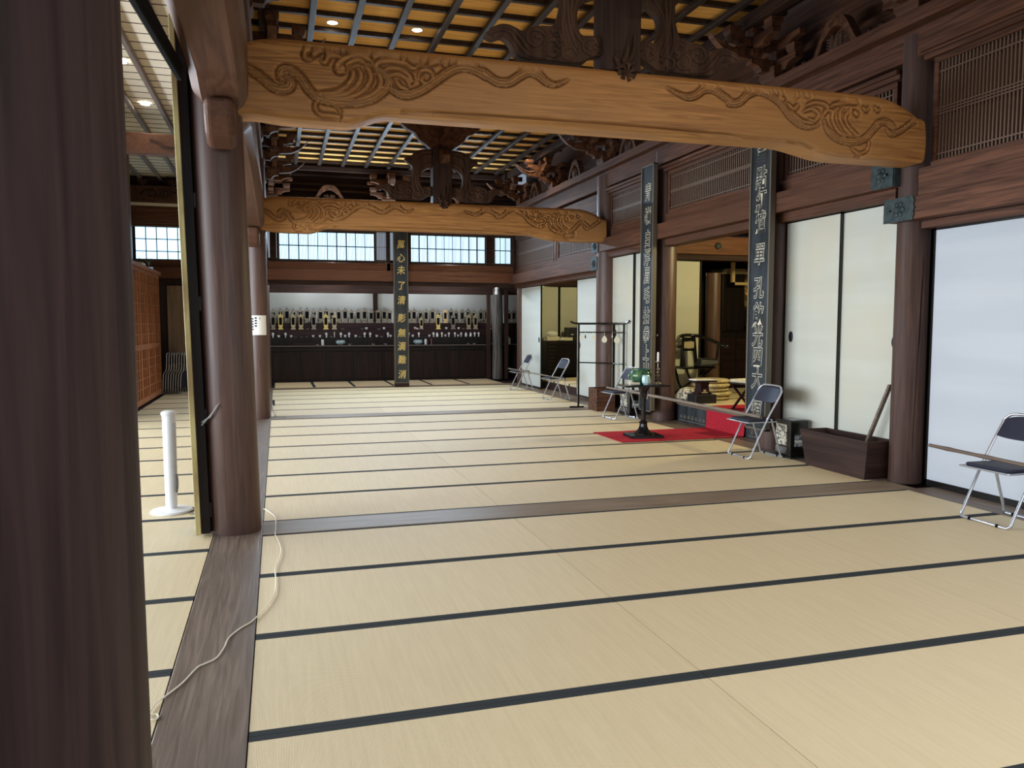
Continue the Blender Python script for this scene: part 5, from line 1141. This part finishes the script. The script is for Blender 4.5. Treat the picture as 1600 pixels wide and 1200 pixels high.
tag(MB().box(6.72, 7.02, 15.34, 15.6, 1.071, 1.15).build('paper_box', CREAMP, bevel=.004), 'low pale box beside the black case on the chest', 'box')
o = MB().lathe([(0, 0), (.08, .01), (.09, .03), (0, .06)], n=12).build('paper_bundle', PAPER, smooth=True); o.location = (6.72, 15.36, 1.072); o.location.y = 15.33; o.scale = (1, .6, 1); tag(o, 'small white paper bundle at the front edge of the chest', 'bundle')
bc = thing('black_case', 'black boxy case standing on the drawer chest', 'case', (7.06, 15.42, 1.071))
MB().box(-.17, .13, -.1, .2, .08, .32).box(-.02, .13, -.1, .2, 0, .08).build('case_body', BLK, bc, bevel=.02); MB().box(-.10, -.03, -.104, -.10, .14, .155).build('white_mark', PAPER, bc)
# ================================================================= tower fan
fn = thing('tower_fan', 'white tower fan on a round base in the side aisle', 'fan', (-.70, 3.83, 0), -.25)
MB().lathe([(.155, 0), (.158, .006), (.15, .018), (.06, .028), (.05, .03)], n=40).build('round_base', WHP, fn, smooth=True)
MB().lathe([(.04, .03), (.043, .06), (.047, .40), (.050, .76), (.046, .775), (.0, .778)], n=28).build('fan_tower', WHP, fn, smooth=True)
MB().lathe([(.056, .765), (.06, .775), (.056, .79), (.035, .80), (0, .80)], n=28).build('control_cap', WHP, fn, smooth=True)
k = MB()
for i in range(44): k.box(.032, .0505, -.03, .012, .16+.0125*i, .164+.0125*i)
k.build('air_slot', GREYP, fn); MB().tube([(.048, -.005, .15), (.055, -.005, .20), (.056, -.005, .26), (.048, -.005, .30)], .006, 6).build('handle_clip', GREYP, fn)
tag(MB().tube(smooth_line([(-.57, 3.90, .01), (-.52, 3.84, .006), (-.56, 3.74, .006), (-.50, 3.66, .006), (-.40, 3.68, .006), (-.375, 3.74, .006)], 6), .004, 6).build('power_cord', BLK, smooth=True), 'short dark power cord curling from the fan base to the board', 'cord')
# ================================================================= cords, notice, odds
cp = [(412, 795), (420, 799), (430, 808), (431, 822), (430, 835), (434, 843), (438, 853), (439, 862), (436, 875), (430, 888), (431, 905), (430, 925), (421, 942), (412, 953), (403, 962), (392, 972), (375, 982), (358, 996), (350, 1012), (338, 1028), (320, 1037), (308, 1043), (285, 1067), (262, 1085), (243, 1100), (234, 1113), (233, 1122), (240, 1125), (247, 1121), (245, 1116), (236, 1117)]
pts = [atZ(u, v, .008) for u, v in cp]
tag(MB().tube(smooth_line([tuple(p) for p in pts], 5), .0035, 6).build('extension_cord', CORD, smooth=True), 'thin cream cord winding over the tatami and the wooden floor sill', 'cord')
no = thing('paper_notice', 'white paper notice with small printed pictures, tied round the second left column', 'notice', (-.155, 10.12, 1.455))
m_ = MB(); vs = []; n = 12
for i in range(n+1):
    a = math.radians(-145+105*i/n)
    for z in (-.15, .15):
        for r_ in (.153, .155): vs.append((r_*math.cos(a), r_*math.sin(a), z))
fs = []
for i in range(n): a, b_ = 4*i, 4*i+4; fs += [(a+1, b_+1, b_+3, a+3), (a, a+2, b_+2, b_), (a, b_, b_+1, a+1), (a+2, a+3, b_+3, b_+2)]
fs += [(0, 1, 3, 2), (4*n, 4*n+2, 4*n+3, 4*n+1)]
m_.add(vs, fs).build('sheet', PAPER, no)
k = MB()
for i in range(5):
    for j in range(2):
        if i == 4 and j == 1: continue
        a = math.radians(-128+19*j); a2 = a+math.radians(13); z = .085-.04*i+.012*j
        P = lambda an, zz: (.1565*math.cos(an), .1565*math.sin(an), zz)
        k.add([P(a, z), P(a2, z), P(a2, z+.026), P(a, z+.026)], [(0, 1, 2, 3)])
a = math.radians(-82); k.add([P(a, .09), P(a+.06, .09), P(a+.06, .12), P(a, .12)], [(0, 1, 2, 3)])
k.build('printed_pictures', INK, no, fix=False)
tag(MB().box(.012, .055, 11.9, 11.94, .02, .12).build('wall_socket', BLK, bevel=.004), 'small black socket box at the foot of the far left column row', 'socket')
tag(MB().tube(smooth_line([(.02, 11.9, .04), (.03, 11.2, .01), (.06, 10.6, .008), (.10, 10.2, .01), (.22, 10.15, .01), (.15, 10.08, .012), (.05, 10.15, .01)], 5), .008, 6).build('power_cord', GREYP, smooth=True), 'grey cord lying beside the column with the notice', 'cord')
kn = tag(MB().tube([(5.60, 8.0, 1.32), (5.54, 7.9, 1.30)], .006, 6).build('wall_hook', GREYP), 'small metal hook on the sanctum column beside the candle', 'hook')
